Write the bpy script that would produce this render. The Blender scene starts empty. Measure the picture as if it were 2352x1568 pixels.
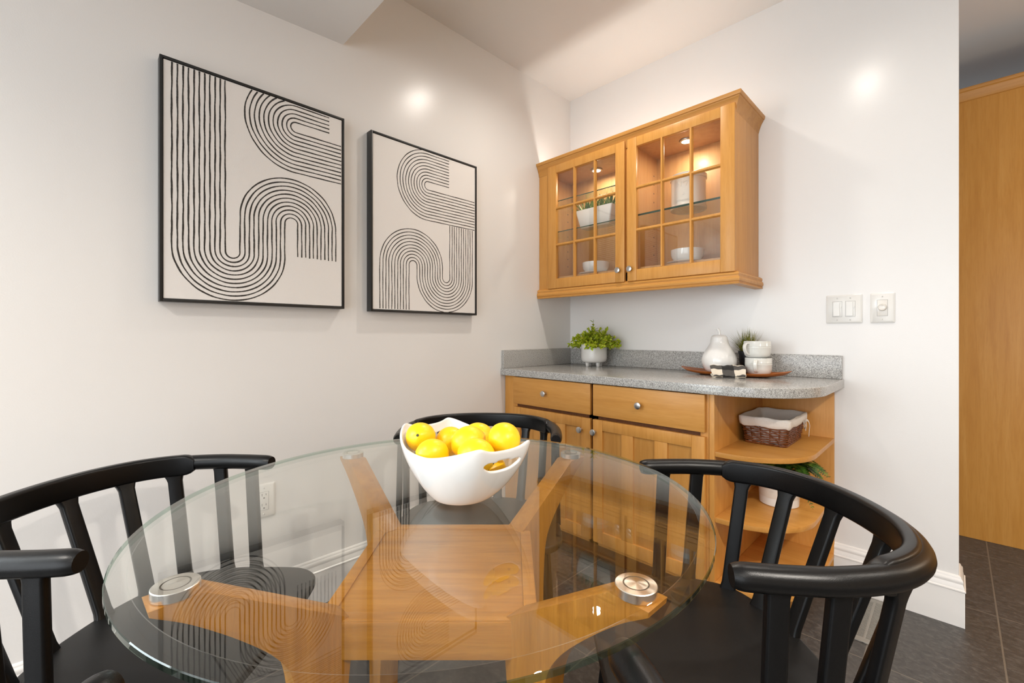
import bpy, bmesh, math, random
from mathutils import Vector, Matrix
PI = math.pi
rnd = random.Random(7)
SC = bpy.context.scene
COL = SC.collection

# ------------------------------------------------------------------ frame of the dining set (turned 45 degrees to the walls)
YAW = 0.78994
CAM = Vector((1.851, -2.393, 1.108))
FW = Vector((-math.sin(YAW), math.cos(YAW), 0))
RT = Vector((math.cos(YAW), math.sin(YAW), 0))
def W(lat, dep, z=0.0):
    p = CAM + RT * lat + FW * dep
    return Vector((p.x, p.y, z))

# ------------------------------------------------------------------ materials
def srgb(r, g, b):
    f = lambda c: (c / 255 / 12.92) if c / 255 <= 0.04045 else ((c / 255 + 0.055) / 1.055) ** 2.4
    return (f(r), f(g), f(b), 1)

class NT:
    def __init__(s, name):
        s.m = bpy.data.materials.new(name); s.m.use_nodes = True
        s.t = s.m.node_tree; s.t.nodes.clear()
        s.out = s.n('ShaderNodeOutputMaterial')
    def n(s, typ, **kw):
        nd = s.t.nodes.new(typ)
        for k, v in kw.items(): setattr(nd, k, v)
        return nd
    def l(s, a, b): s.t.links.new(a, b)
    def set(s, nd, **kw):
        for k, v in kw.items():
            k = k.replace('_', ' ')
            if hasattr(v, 'links') and hasattr(v, 'is_output'): s.l(v, nd.inputs[k])
            else: nd.inputs[k].default_value = v
    def bsdf(s, **kw):
        b = s.n('ShaderNodeBsdfPrincipled')
        for k, v in kw.items():
            if hasattr(v, 'is_output'): s.l(v, b.inputs[k])
            else: b.inputs[k].default_value = v
        s.l(b.outputs[0], s.out.inputs[0]); return b
    def coords(s, kind='Object', scale=(1, 1, 1), rot=(0, 0, 0)):
        tc = s.n('ShaderNodeTexCoord'); mp = s.n('ShaderNodeMapping')
        mp.inputs['Scale'].default_value = scale; mp.inputs['Rotation'].default_value = rot
        s.l(tc.outputs[kind], mp.inputs[0]); return mp.outputs[0]
    def noise(s, vec, scale, detail=3, rough=0.55, dist=0.0):
        n = s.n('ShaderNodeTexNoise'); s.l(vec, n.inputs['Vector'])
        n.inputs['Scale'].default_value = scale; n.inputs['Detail'].default_value = detail
        n.inputs['Roughness'].default_value = rough; n.inputs['Distortion'].default_value = dist
        return n.outputs['Fac']
    def ramp(s, fac, stops, interp='LINEAR'):
        r = s.n('ShaderNodeValToRGB'); s.l(fac, r.inputs[0]); e = r.color_ramp.elements
        r.color_ramp.interpolation = interp
        while len(e) < len(stops): e.new(0.5)
        for i, (p, c) in enumerate(stops):
            e[i].position = p; e[i].color = c if len(c) == 4 else (*c, 1)
        return r.outputs[0]
    def math(s, op, a, b=None, clamp=False):
        m = s.n('ShaderNodeMath', operation=op); m.use_clamp = clamp
        for i, v in enumerate((a, b)):
            if v is None: continue
            if hasattr(v, 'is_output'): s.l(v, m.inputs[i])
            else: m.inputs[i].default_value = v
        return m.outputs[0]
    def mix(s, fac, a, b, blend='MIX'):
        m = s.n('ShaderNodeMix', data_type='RGBA', blend_type=blend)
        for i, v in ((0, fac), (6, a), (7, b)):
            if hasattr(v, 'is_output'): s.l(v, m.inputs[i])
            else: m.inputs[i].default_value = v
        return m.outputs[2]
    def bump(s, h, strength=0.2, dist=0.002):
        b = s.n('ShaderNodeBump'); s.l(h, b.inputs['Height'])
        b.inputs['Strength'].default_value = strength; b.inputs['Distance'].default_value = dist
        return b.outputs[0]

def simple(name, col, rough=0.4, metal=0.0, spec=0.5, **kw):
    t = NT(name)
    t.bsdf(**{'Base Color': col, 'Roughness': rough, 'Metallic': metal, 'Specular IOR Level': spec}, **kw)
    return t.m

def wall_mat(name, col, rough=0.32, spec=0.45):
    t = NT(name); v = t.coords('Object')
    h = t.noise(v, 260, 2, 0.5)
    t.bsdf(**{'Base Color': col, 'Roughness': rough, 'Specular IOR Level': spec, 'Normal': t.bump(h, 0.16, 0.0012)})
    return t.m

def wood(name, light, mid, dark, axis='Z', rough=0.38, scale=1.0, figure=0.55, coat=0.06):
    t = NT(name)
    st = {'X': (2.2, 34, 34), 'Y': (34, 2.2, 34), 'Z': (34, 34, 2.2)}[axis]
    oi = t.n('ShaderNodeObjectInfo')
    tc = t.n('ShaderNodeTexCoord')
    off = t.n('ShaderNodeVectorMath', operation='SCALE'); off.inputs[0].default_value = (7.3, 3.1, 5.7)
    t.l(oi.outputs['Random'], off.inputs['Scale'])
    add = t.n('ShaderNodeVectorMath', operation='ADD'); t.l(tc.outputs['Object'], add.inputs[0]); t.l(off.outputs[0], add.inputs[1])
    mp = t.n('ShaderNodeMapping'); mp.inputs['Scale'].default_value = tuple(a * scale for a in st); t.l(add.outputs[0], mp.inputs[0])
    g = t.noise(mp.outputs[0], 1.0, 5, 0.6, 0.6)
    mp2 = t.n('ShaderNodeMapping'); mp2.inputs['Scale'].default_value = tuple(a * scale * 7 for a in st); t.l(add.outputs[0], mp2.inputs[0])
    p = t.noise(mp2.outputs[0], 1.0, 2, 0.6, 0.2)
    mp3 = t.n('ShaderNodeMapping'); mp3.inputs['Scale'].default_value = tuple((3.0 if a < 10 else 6.0) * scale for a in st); t.l(add.outputs[0], mp3.inputs[0])
    b = t.noise(mp3.outputs[0], 1.0, 2, 0.5, 0.8)
    base = t.ramp(g, [(0.18, dark), (0.46, mid), (0.82, light)])
    base = t.mix(t.math('MULTIPLY', t.ramp(p, [(0.36, (1, 1, 1, 1)), (0.5, (0, 0, 0, 1))]), 0.28), base, dark)
    base = t.mix(t.math('MULTIPLY', b, figure), base, mid)
    hv = t.n('ShaderNodeHueSaturation'); t.l(base, hv.inputs['Color'])
    t.l(t.math('ADD', t.math('MULTIPLY', oi.outputs['Random'], 0.14), 0.93), hv.inputs['Value'])
    t.bsdf(**{'Base Color': hv.outputs[0], 'Roughness': rough, 'Specular IOR Level': 0.32, 'Coat Weight': coat, 'Coat Roughness': 0.2,
              'Normal': t.bump(p, 0.06, 0.0006)})
    return t.m

def ceramic(name, col=(0.80, 0.79, 0.77, 1), rough=0.09):
    t = NT(name); v = t.coords('Object'); h = t.noise(v, 40, 2)
    t.bsdf(**{'Base Color': col, 'Roughness': rough, 'Coat Weight': 0.4, 'Coat Roughness': 0.04, 'Normal': t.bump(h, 0.03, 0.001)})
    return t.m

def leafy(name, a, b, c, rough=0.42, trans=0.25):
    t = NT(name); v = t.coords('Object'); n = t.noise(v, 55, 2, 0.6)
    col = t.ramp(n, [(0.3, a), (0.5, b), (0.72, c)])
    bs = t.bsdf(**{'Base Color': col, 'Roughness': rough, 'Specular IOR Level': 0.35})
    tr = t.n('ShaderNodeBsdfTranslucent'); t.l(col, tr.inputs[0])
    mx = t.n('ShaderNodeMixShader'); mx.inputs[0].default_value = trans
    t.l(bs.outputs[0], mx.inputs[1]); t.l(tr.outputs[0], mx.inputs[2]); t.l(mx.outputs[0], t.out.inputs[0])
    return t.m

def thin_glass(name, tint, r0=0.055, gain=1.0):
    """A clear pane: what is behind shows straight through, the surface mirrors more at grazing angles."""
    t = NT(name)
    g = t.n('ShaderNodeNewGeometry')
    d = t.n('ShaderNodeVectorMath', operation='DOT_PRODUCT'); t.l(g.outputs['Incoming'], d.inputs[0]); t.l(g.outputs['Normal'], d.inputs[1])
    c = t.math('ABSOLUTE', d.outputs['Value'])
    f = t.math('POWER', t.math('SUBTRACT', 1.0, c), 5.0)
    f = t.math('ADD', t.math('MULTIPLY', f, 1.0 - r0), r0)
    f = t.math('MULTIPLY', f, gain, clamp=True)
    tr = t.n('ShaderNodeBsdfTransparent'); tr.inputs[0].default_value = tint
    gl = t.n('ShaderNodeBsdfGlossy'); gl.inputs['Roughness'].default_value = 0.0; gl.inputs[0].default_value = (0.97, 1, 0.98, 1)
    mx = t.n('ShaderNodeMixShader'); t.l(f, mx.inputs[0]); t.l(tr.outputs[0], mx.inputs[1]); t.l(gl.outputs[0], mx.inputs[2])
    t.l(mx.outputs[0], t.out.inputs[0]); return t.m

M = {}
M['wall'] = wall_mat('wall_paint', (0.82, 0.803, 0.785, 1), 0.25, 0.4)
M['wall_hall'] = wall_mat('hall_paint', (0.62, 0.58, 0.52, 1), 0.5)
M['ceil'] = wall_mat('ceiling_paint', (0.82, 0.805, 0.785, 1), 0.34)
M['trim'] = simple('trim_paint', (0.82, 0.80, 0.775, 1), 0.25)
M['maple_v'] = wood('maple_vertical', srgb(217, 160, 88), srgb(203, 144, 70), srgb(178, 118, 50), 'Z')
M['maple_h'] = wood('maple_horizontal', srgb(217, 160, 88), srgb(203, 144, 70), srgb(178, 118, 50), 'X')
M['maple_in'] = wood('maple_interior', srgb(214, 168, 112), srgb(198, 148, 92), srgb(174, 122, 66), 'Z', 0.4)
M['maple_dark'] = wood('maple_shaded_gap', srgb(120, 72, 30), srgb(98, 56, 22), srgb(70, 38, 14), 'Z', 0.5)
M['pantry'] = wood('pantry_maple', srgb(220, 164, 88), srgb(206, 146, 68), srgb(184, 122, 50), 'Z', 0.4, 0.8)
M['oak'] = wood('table_wood', srgb(188, 134, 56), srgb(162, 107, 32), srgb(120, 74, 15), 'Z', 0.38, 1.4)
M['oak_h'] = wood('table_wood_flat', srgb(188, 134, 56), srgb(162, 107, 32), srgb(120, 74, 15), 'X', 0.38, 1.4)
M['tray'] = wood('tray_wood', srgb(196, 118, 50), srgb(168, 92, 32), srgb(116, 60, 20), 'X', 0.35, 1.3)
M['white'] = ceramic('white_ceramic')
M['warm_white'] = ceramic('cream_ceramic', (0.76, 0.72, 0.66, 1), 0.2)
M['plastic'] = simple('white_plate_plastic', (0.80, 0.785, 0.75, 1), 0.22)
M['slot'] = simple('dark_slot', (0.08, 0.07, 0.06, 1), 0.6)
M['frame'] = simple('black_frame', (0.012, 0.012, 0.012, 1), 0.38)
M['nickel'] = simple('satin_nickel', (0.52, 0.50, 0.48, 1), 0.28, 1.0)
M['leaf'] = leafy('boxwood_leaf', srgb(104, 136, 22), srgb(178, 198, 40), srgb(240, 234, 96))
M['grass'] = leafy('grass_blade', srgb(58, 74, 20), srgb(120, 124, 40), srgb(196, 176, 92))
M['aloe'] = leafy('aloe_leaf', srgb(62, 96, 34), srgb(104, 138, 52), srgb(176, 186, 104), 0.4, 0.1)
M['fern'] = leafy('fern_leaf', srgb(30, 58, 18), srgb(62, 104, 34), srgb(120, 160, 60))
M['soil'] = simple('soil', (0.035, 0.024, 0.016, 1), 0.9)
M['blackpot'] = simple('black_pot', (0.012, 0.012, 0.013, 1), 0.45)
M['greypot'] = ceramic('grey_pot', (0.50, 0.49, 0.475, 1), 0.3)
M['stem'] = simple('lemon_stem', (0.03, 0.04, 0.012, 1), 0.6)
M['liner'] = NT('basket_liner')
_v = M['liner'].coords('Object'); _h = M['liner'].noise(_v, 70, 4)
M['liner'].bsdf(**{'Base Color': (0.74, 0.69, 0.63, 1), 'Roughness': 0.85, 'Normal': M['liner'].bump(_h, 0.5, 0.004)}); M['liner'] = M['liner'].m
M['wicker'] = wood('wicker', srgb(150, 88, 46), srgb(104, 56, 26), srgb(52, 26, 12), 'X', 0.3, 2.0)
M['led'] = NT('lamp_lens')
_e = M['led'].n('ShaderNodeEmission'); _e.inputs[0].default_value = (1, 0.90, 0.76, 1); _e.inputs[1].default_value = 24
M['led'].l(_e.outputs[0], M['led'].out.inputs[0]); M['led'] = M['led'].m

# black plastic with a fine grain
t = NT('black_chair_plastic'); v = t.coords('Object'); h = t.noise(v, 900, 2, 0.5)
t.bsdf(**{'Base Color': (0.0035, 0.0035, 0.0038, 1), 'Roughness': 0.31, 'Specular IOR Level': 0.32, 'Normal': t.bump(h, 0.25, 0.0006)}); M['chair'] = t.m
t = NT('black_seat_plastic'); v = t.coords('Object'); h = t.noise(v, 900, 2, 0.5)
t.bsdf(**{'Base Color': (0.007, 0.0068, 0.0068, 1), 'Roughness': 0.42, 'Specular IOR Level': 0.32, 'Normal': t.bump(h, 0.25, 0.0006)}); M['seat'] = t.m

# speckled grey stone worktop
t = NT('speckled_stone'); v = t.coords('Object')
n1 = t.noise(v, 380, 2, 0.7); n2 = t.noise(v, 170, 2, 0.6)
c = t.ramp(n1, [(0.36, srgb(92, 90, 87)), (0.45, srgb(164, 162, 158)), (0.58, srgb(190, 188, 184)), (0.70, srgb(222, 220, 216))])
c = t.mix(t.math('MULTIPLY', t.ramp(n2, [(0.55, (0, 0, 0, 1)), (0.66, (1, 1, 1, 1))]), 0.5), c, srgb(110, 108, 104))
t.bsdf(**{'Base Color': c, 'Roughness': 0.16, 'Specular IOR Level': 0.5}); M['stone'] = t.m

# dark slate tiles with pale grout, laid square to the walls
t = NT('slate_tile'); v = t.coords('Object')
sx = t.n('ShaderNodeSeparateXYZ'); t.l(v, sx.inputs[0])
def grout(comp, off, size, w):
    q = t.math('FRACT', t.math('DIVIDE', t.math('SUBTRACT', comp, off), size))
    q = t.math('ABSOLUTE', t.math('SUBTRACT', q, 0.5))
    return t.math('GREATER_THAN', q, 0.5 - w / size / 2)
g = t.math('MAXIMUM', grout(sx.outputs[0], 1.968, 0.338, 0.005), grout(sx.outputs[1], -0.48, 0.66, 0.004))
mp = t.n('ShaderNodeMapping'); mp.inputs['Scale'].default_value = (38, 52, 38); mp.inputs['Rotation'].default_value = (0, 0, 0.5); t.l(v, mp.inputs[0])
n1 = t.noise(mp.outputs[0], 1.0, 6, 0.7, 0.7); n2 = t.noise(v, 7, 3); n3 = t.noise(v, 320, 2, 0.7)
c = t.ramp(n1, [(0.3, srgb(50, 48, 47)), (0.52, srgb(74, 71, 69)), (0.78, srgb(112, 108, 104))])
c = t.mix(t.math('MULTIPLY', n2, 0.5), c, srgb(66, 63, 60))
c = t.mix(t.ramp(n3, [(0.66, (0, 0, 0, 1)), (0.74, (0.4, 0.4, 0.4, 1))]), c, srgb(130, 122, 112))
c = t.mix(g, c, srgb(112, 104, 94))
hh = t.math('SUBTRACT', t.math('ADD', t.math('MULTIPLY', n1, 0.6), t.math('MULTIPLY', n3, 0.3)), t.math('MULTIPLY', g, 0.8))
t.bsdf(**{'Base Color': c, 'Roughness': 0.42, 'Specular IOR Level': 0.45, 'Normal': t.bump(hh, 0.4, 0.002)}); M['slate'] = t.m

# painted canvas and its brushed black lines
t = NT('primed_canvas'); v = t.coords('Object'); h = t.noise(v, 420, 3, 0.7); d = t.noise(v, 16, 4, 0.7)
c = t.mix(t.ramp(d, [(0.70, (0, 0, 0, 1)), (0.80, (0.5, 0.5, 0.5, 1))]), (0.82, 0.79, 0.76, 1), (0.6, 0.56, 0.52, 1))
t.bsdf(**{'Base Color': c, 'Roughness': 0.55, 'Normal': t.bump(h, 0.5, 0.0012)}); M['canvas'] = t.m
t = NT('black_brush_paint'); v = t.coords('Object', (1, 1, 0.35)); n = t.noise(v, 420, 3, 0.8)
c = t.ramp(n, [(0.50, (0.018, 0.016, 0.015, 1)), (0.66, (0.07, 0.063, 0.058, 1)), (0.80, (0.34, 0.32, 0.30, 1))])
t.bsdf(**{'Base Color': c, 'Roughness': 0.3, 'Normal': t.bump(n, 0.4, 0.001)}); M['ink'] = t.m

# lemon peel
t = NT('lemon_peel'); v = t.coords('Object'); h = t.noise(v, 260, 2, 0.5)
t.bsdf(**{'Base Color': (0.97, 0.60, 0.006, 1), 'Roughness': 0.36, 'Subsurface Weight': 0.12, 'Subsurface Radius': (0.02, 0.012, 0.003), 'Subsurface Scale': 0.3,
          'Normal': t.bump(h, 0.18, 0.001)}); M['lemon'] = t.m

# spun metal discs: radial glints
t = NT('spun_steel')
tg = t.n('ShaderNodeTangent', direction_type='RADIAL', axis='Z')
b = t.bsdf(**{'Base Color': (0.90, 0.87, 0.83, 1), 'Metallic': 1.0, 'Roughness': 0.24, 'Anisotropic': 0.85}); t.l(tg.outputs[0], b.inputs['Tangent']); M['spun'] = t.m
M['ring'] = simple('dark_gasket', (0.10, 0.085, 0.07, 1), 0.5)

# gingham towel
t = NT('gingham_cloth'); v = t.coords('Object')
sx = t.n('ShaderNodeSeparateXYZ'); t.l(v, sx.inputs[0])
def band(comp): return t.math('GREATER_THAN', t.math('FRACT', t.math('DIVIDE', comp, 0.098)), 0.5)
ba, bb = band(t.math('ADD', sx.outputs[0], 0.0735)), band(t.math('ADD', sx.outputs[1], 0.040))
c = t.ramp(t.math('MULTIPLY', t.math('ADD', ba, bb), 0.5), [(0.2, (0.72, 0.66, 0.56, 1)), (0.4, (0.075, 0.07, 0.066, 1)), (0.8, (0.014, 0.014, 0.014, 1))], 'CONSTANT')
h = t.noise(v, 700, 2)
t.bsdf(**{'Base Color': c, 'Roughness': 0.9, 'Normal': t.bump(h, 0.5, 0.001)}); M['towel'] = t.m

M['glass'] = thin_glass('clear_glass', (0.982, 0.984, 0.972, 1), 0.045, 1.0)
M['cabglass'] = thin_glass('cabinet_glass', (0.97, 0.975, 0.97, 1), 0.045, 1.15)
M['shelfglass'] = thin_glass('shelf_glass', (0.93, 0.96, 0.94, 1), 0.04)
M['glass_edge'] = thin_glass('glass_edge', (0.42, 0.58, 0.51, 1), 0.05, 1.0)
M['arris'] = thin_glass('glass_arris', (0.93, 0.95, 0.93, 1), 0.22, 1.0)
M['green_edge'] = simple('green_glass_edge', (0.004, 0.045, 0.026, 1), 0.05, 0, 0.5)
M['vent'] = simple('vent_metal', (0.30, 0.285, 0.255, 1), 0.4, 0.35)
M['ventdark'] = simple('vent_void', (0.012, 0.012, 0.012, 1), 0.8)

# ------------------------------------------------------------------ mesh helpers
def link(name, mesh, parent=None, loc=None, rotz=None):
    o = bpy.data.objects.new(name, mesh); COL.objects.link(o)
    if parent is not None: o.parent = parent
    if loc is not None: o.location = loc
    if rotz is not None: o.rotation_euler = (0, 0, rotz)
    return o
def build(name, bm, mats, parent=None, loc=None, rotz=None, smooth=32, recalc=True, subsurf=0):
    if recalc: bmesh.ops.recalc_face_normals(bm, faces=bm.faces[:])
    me = bpy.data.meshes.new(name); bm.to_mesh(me); bm.free()
    for m in (mats if isinstance(mats, (list, tuple)) else [mats]): me.materials.append(M[m] if isinstance(m, str) else m)
    if smooth:
        me.polygons.foreach_set('use_smooth', [True] * len(me.polygons))
        if smooth < 170: me.set_sharp_from_angle(angle=math.radians(smooth))
    o = link(name, me, parent, loc, rotz)
    if subsurf:
        s = o.modifiers.new('soft', 'SUBSURF'); s.levels = subsurf; s.render_levels = subsurf
    return o
def empty(name, loc, rotz=0.0):
    o = bpy.data.objects.new(name, None); COL.objects.link(o); o.location = loc; o.rotation_euler = (0, 0, rotz); return o
def tag(o, label=None, cat=None, group=None, kind=None):
    for k, v in (('label', label), ('category', cat), ('group', group), ('kind', kind)):
        if v: o[k] = v
    return o
def copy_tree(o, parent=None):
    c = o.copy(); COL.objects.link(c)
    if parent is not None: c.parent = parent
    for ch in list(o.children): copy_tree(ch, c)
    return c
BM = bmesh.new
def merge(bm, tmp, mat=0):
    for f in tmp.faces: f.material_index = mat
    me = bpy.data.meshes.new('t'); tmp.to_mesh(me); tmp.free(); bm.from_mesh(me); bpy.data.meshes.remove(me)
def box(bm, lo, hi, bev=0.0, mat=0, seg=2, mtx=None):
    t = bmesh.new(); bmesh.ops.create_cube(t, size=1.0)
    lo, hi = Vector(lo), Vector(hi); c = (lo + hi) / 2; d = hi - lo
    for v in t.verts: v.co = Vector((v.co.x * d.x, v.co.y * d.y, v.co.z * d.z)) + c
    if bev: bmesh.ops.bevel(t, geom=t.edges[:], offset=min(bev, min(d) * 0.45), segments=seg, affect='EDGES', profile=0.6)
    if mtx is not None: bmesh.ops.transform(t, matrix=mtx, verts=t.verts[:])
    merge(bm, t, mat); return bm
def prism(bm, outline, z0, z1, bev=0.0, mat=0, seg=2, mtx=None):
    """outline: list of (x, y), extruded from z0 to z1, edges rounded."""
    t = bmesh.new(); vs = [t.verts.new((x, y, z0)) for x, y in outline]
    f = t.faces.new(vs); r = bmesh.ops.extrude_face_region(t, geom=[f])
    for v in r['geom']:
        if isinstance(v, bmesh.types.BMVert): v.co.z = z1
    bmesh.ops.recalc_face_normals(t, faces=t.faces[:])
    if bev:
        es = [e for e in t.edges if abs(e.verts[0].co.z - e.verts[1].co.z) < 1e-6]
        bmesh.ops.bevel(t, geom=es, offset=bev, segments=seg, affect='EDGES', profile=0.6)
    if mtx is not None: bmesh.ops.transform(t, matrix=mtx, verts=t.verts[:])
    merge(bm, t, mat); return bm
def sweep(bm, pts, prof, up=Vector((0, 0, 1)), closed=False, caps=True, mat=0):
    """prof(i, t) -> list of (side, up) offsets, swept along pts."""
    pts = [Vector(p) for p in pts]; n = len(pts); rings = []
    for i, p in enumerate(pts):
        a = pts[(i - 1) % n] if (closed or i > 0) else p
        b = pts[(i + 1) % n] if (closed or i < n - 1) else p
        T = (b - a).normalized(); u = up(i) if callable(up) else up
        S = u.cross(T)
        if S.length < 1e-5: S = Vector((1, 0, 0)).cross(T)
        S.normalize(); U = T.cross(S).normalized()
        rings.append([bm.verts.new(p + S * s + U * w) for s, w in prof(i, i / max(1, n - 1))])
    m = len(rings[0]); fs = []
    for i in range(n if closed else n - 1):
        a, b = rings[i], rings[(i + 1) % n]
        for j in range(m): fs.append(bm.faces.new((a[j], a[(j + 1) % m], b[(j + 1) % m], b[j])))
    if caps and not closed:
        fs.append(bm.faces.new(rings[0][::-1])); fs.append(bm.faces.new(rings[-1]))
    for f in fs: f.material_index = mat
    return rings
def circ(r, k=12, r2=None):
    r2 = r if r2 is None else r2
    return [(r * math.cos(2 * PI * j / k), r2 * math.sin(2 * PI * j / k)) for j in range(k)]
def rrect(w, h, r, k=3):
    out = []
    for cx, cy, a0 in ((w / 2 - r, h / 2 - r, 0), (-w / 2 + r, h / 2 - r, PI / 2), (-w / 2 + r, -h / 2 + r, PI), (w / 2 - r, -h / 2 + r, 1.5 * PI)):
        for j in range(k + 1):
            a = a0 + PI / 2 * j / k; out.append((cx + r * math.cos(a), cy + r * math.sin(a)))
    return out
def lathe(bm, prof, seg=48, c=(0, 0, 0), mat=0, mtx=None):
    """prof: list of (radius, z); radius 0 closes the end."""
    t = bmesh.new(); rings = []
    for r, z in prof:
        if r < 1e-6: rings.append([t.verts.new((0, 0, z))])
        else: rings.append([t.verts.new((r * math.cos(2 * PI * j / seg), r * math.sin(2 * PI * j / seg), z)) for j in range(seg)])
    for a, b in zip(rings, rings[1:]):
        for j in range(seg):
            k = (j + 1) % seg
            if len(a) == 1 and len(b) == 1: continue
            if len(a) == 1: t.faces.new((a[0], b[j], b[k]))
            elif len(b) == 1: t.faces.new((a[j], a[k], b[0]))
            else: t.faces.new((a[j], a[k], b[k], b[j]))
    bmesh.ops.translate(t, vec=Vector(c), verts=t.verts[:])
    if mtx is not None: bmesh.ops.transform(t, matrix=mtx, verts=t.verts[:])
    merge(bm, t, mat); return bm
def spline(pts, n):
    """Catmull-Rom through pts (tuples of any length), n samples per span."""
    P = [Vector(p) for p in pts]; out = []
    for i in range(len(P) - 1):
        p0 = P[i - 1] if i else P[i] * 2 - P[i + 1]; p1, p2 = P[i], P[i + 1]
        p3 = P[i + 2] if i + 2 < len(P) else P[i + 1] * 2 - P[i]
        for k in range(n):
            u = k / n
            out.append(0.5 * ((2 * p1) + (p2 - p0) * u + (2 * p0 - 5 * p1 + 4 * p2 - p3) * u * u + (3 * p1 - p0 - 3 * p2 + p3) * u ** 3))
    out.append(P[-1]); return out
def struct(name, bm, mats, **kw):
    return tag(build(name, bm, mats, **kw), kind='structure')

# ------------------------------------------------------------------ the room
CH = 2.70                       # raised ceiling of the nook
LZ = lambda y: 2.353 + 0.057 * (y + 1.58)   # the lower ceiling falls slightly towards the room
RX, RY, HY = 4.6, -5.2, 3.4
b = BM()                        # left wall with the window beyond the picture's left edge
WY0, WY1, WZ0, WZ1 = -4.95, -3.45, 0.85, 2.02
box(b, (-0.14, WY1, 0), (0, 0.14, CH + .1)); box(b, (-0.14, RY - .14, 0), (0, WY0, CH))
box(b, (-0.14, WY0, 0), (0, WY1, WZ0)); box(b, (-0.14, WY0, WZ1), (0, WY1, CH))
struct('wall_left', b, 'wall')
b = BM(); box(b, (0, 0, 0), (1.861, 0.13, CH + .1), 0.003); struct('wall_back', b, 'wall')
b = BM(); box(b, (RX, RY, 0), (RX + .14, HY, CH + .1)); struct('wall_right', b, wall_mat('dim_bounce_paint', (0.36, 0.27, 0.18, 1), 0.5))  # unseen wall, its dark colour chosen to cut bounce onto the table legs
b = BM()                        # rear wall behind the camera with a wide opening added to let in fill light
DX0, DX1, DZ1 = 0.7, 3.9, 2.05
box(b, (0, RY - .14, 0), (DX0, RY, CH)); box(b, (DX1, RY - .14, 0), (RX, RY, CH)); box(b, (DX0, RY - .14, DZ1), (DX1, RY, CH))
struct('wall_rear', b, 'wall')
b = BM(); box(b, (0, HY, 0), (RX, HY + .14, CH + .1)); struct('wall_hall_end', b, 'wall_hall')
b = BM(); box(b, (-.14, RY - .14, -.1), (RX + .14, HY + .14, 0)); struct('floor', b, 'slate')
b = BM(); box(b, (0, -1.58, CH), (RX, HY, CH + .1)); struct('ceiling', b, 'ceil')
b = BM()
t = bmesh.new(); bmesh.ops.create_cube(t, size=1.0)
for v in t.verts:
    y = -1.58 if v.co.y > 0 else RY
    v.co = Vector((0.0 if v.co.x < 0 else RX, y, (CH + .1) if v.co.z > 0 else LZ(y)))
merge(b, t); struct('ceiling_lower', b, 'ceil')

# window_1 in the left wall and added_window (glazed doors added for fill) in the rear wall, both behind the camera
b = BM()
for y0, y1, z0, z1 in ((WY0, WY1, WZ1 - .05, WZ1), (WY0, WY1, WZ0, WZ0 + .05), (WY0, WY0 + .05, WZ0, WZ1), (WY1 - .05, WY1, WZ0, WZ1), ((WY0 + WY1) / 2 - .03, (WY0 + WY1) / 2 + .03, WZ0, WZ1)):
    box(b, (-0.10, y0, z0), (-0.05, y1, z1), 0.004)
struct('window_1', b, 'trim')
b = BM()
for x0, x1, z0, z1 in ((DX0, DX1, DZ1 - .06, DZ1), (DX0, DX1, 0, .08), (DX0, DX0 + .06, 0, DZ1), (DX1 - .06, DX1, 0, DZ1), ((DX0 + DX1) / 2 - .05, (DX0 + DX1) / 2 + .05, 0, DZ1)):
    box(b, (x0, RY - .10, z0), (x1, RY - .05, z1), 0.004)
struct('added_window', b, 'trim')

# baseboards: tall flat board, bead and cap
BP = [(0, 0), (.016, 0), (.016, .132), (.0185, .135), (.0185, .139), (.0145, .142), (.0135, .150), (.0105, .160), (.0115, .166), (.012, .170), (.0105, .175), (.007, .179), (.006, .184), (.003, .188), (0, .189)]
def baseboard(name, path):
    """path: list of (x, y, nx, ny): corner points on the wall face and the mitre direction the profile runs along."""
    b = BM(); R = [[b.verts.new((x + nx * p, y + ny * p, z)) for p, z in BP] for x, y, nx, ny in path]
    for a, c in zip(R, R[1:]):
        for j in range(len(BP)): b.faces.new((a[j], a[(j + 1) % len(BP)], c[(j + 1) % len(BP)], c[j]))
    b.faces.new(R[0]); b.faces.new(R[-1][::-1]); return struct(name, b, 'trim', smooth=25)
baseboard('baseboard_left', [(0, -.66, 1, 0), (0, RY, 1, 0)])
baseboard('baseboard_back', [(1.473, 0, 0, -1), (1.861, 0, 1, -1), (1.861, .13, 1, 1), (0.6, .13, 0, 1)])
baseboard('baseboard_right', [(RX, RY, -1, 0), (RX, HY, -1, 0)])

# the tall pantry cabinet across the hallway
pz = 2.455
p = empty('pantry_cabinet', (2.6, 1.38, 0)); tag(p, 'tall plain maple pantry cabinet across the hallway beyond the white wall end', 'cabinet')
def at(o): return -Vector(o.location)
b = BM(); box(b, (1.30 - 2.6, 1.072 - 1.38, 0.0), (3.9 - 2.6, 1.69 - 1.38, 2.40), 0.003); build('body', b, 'pantry', p)
b = BM()
prof = [(0, 2.385), (.006, 2.388), (.008, 2.405), (.018, 2.432), (.024, 2.437), (.026, pz - .006), (.022, pz), (0, pz)]
R = [[b.verts.new((x - 2.6, 1.072 - q - 1.38, z)) for q, z in prof] for x in (1.30, 3.9)]
for j in range(len(prof)): b.faces.new((R[0][j], R[0][(j + 1) % len(prof)], R[1][(j + 1) % len(prof)], R[1][j]))
b.faces.new(R[0]); b.faces.new(R[1][::-1]); build('crown_moulding', b, 'maple_h', p, smooth=25)
b = BM(); box(b, (1.30 - 2.6, 1.09 - 1.38, 2.40), (3.9 - 2.6, 1.69 - 1.38, 2.43)); build('top_board', b, 'maple_dark', p)

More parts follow.
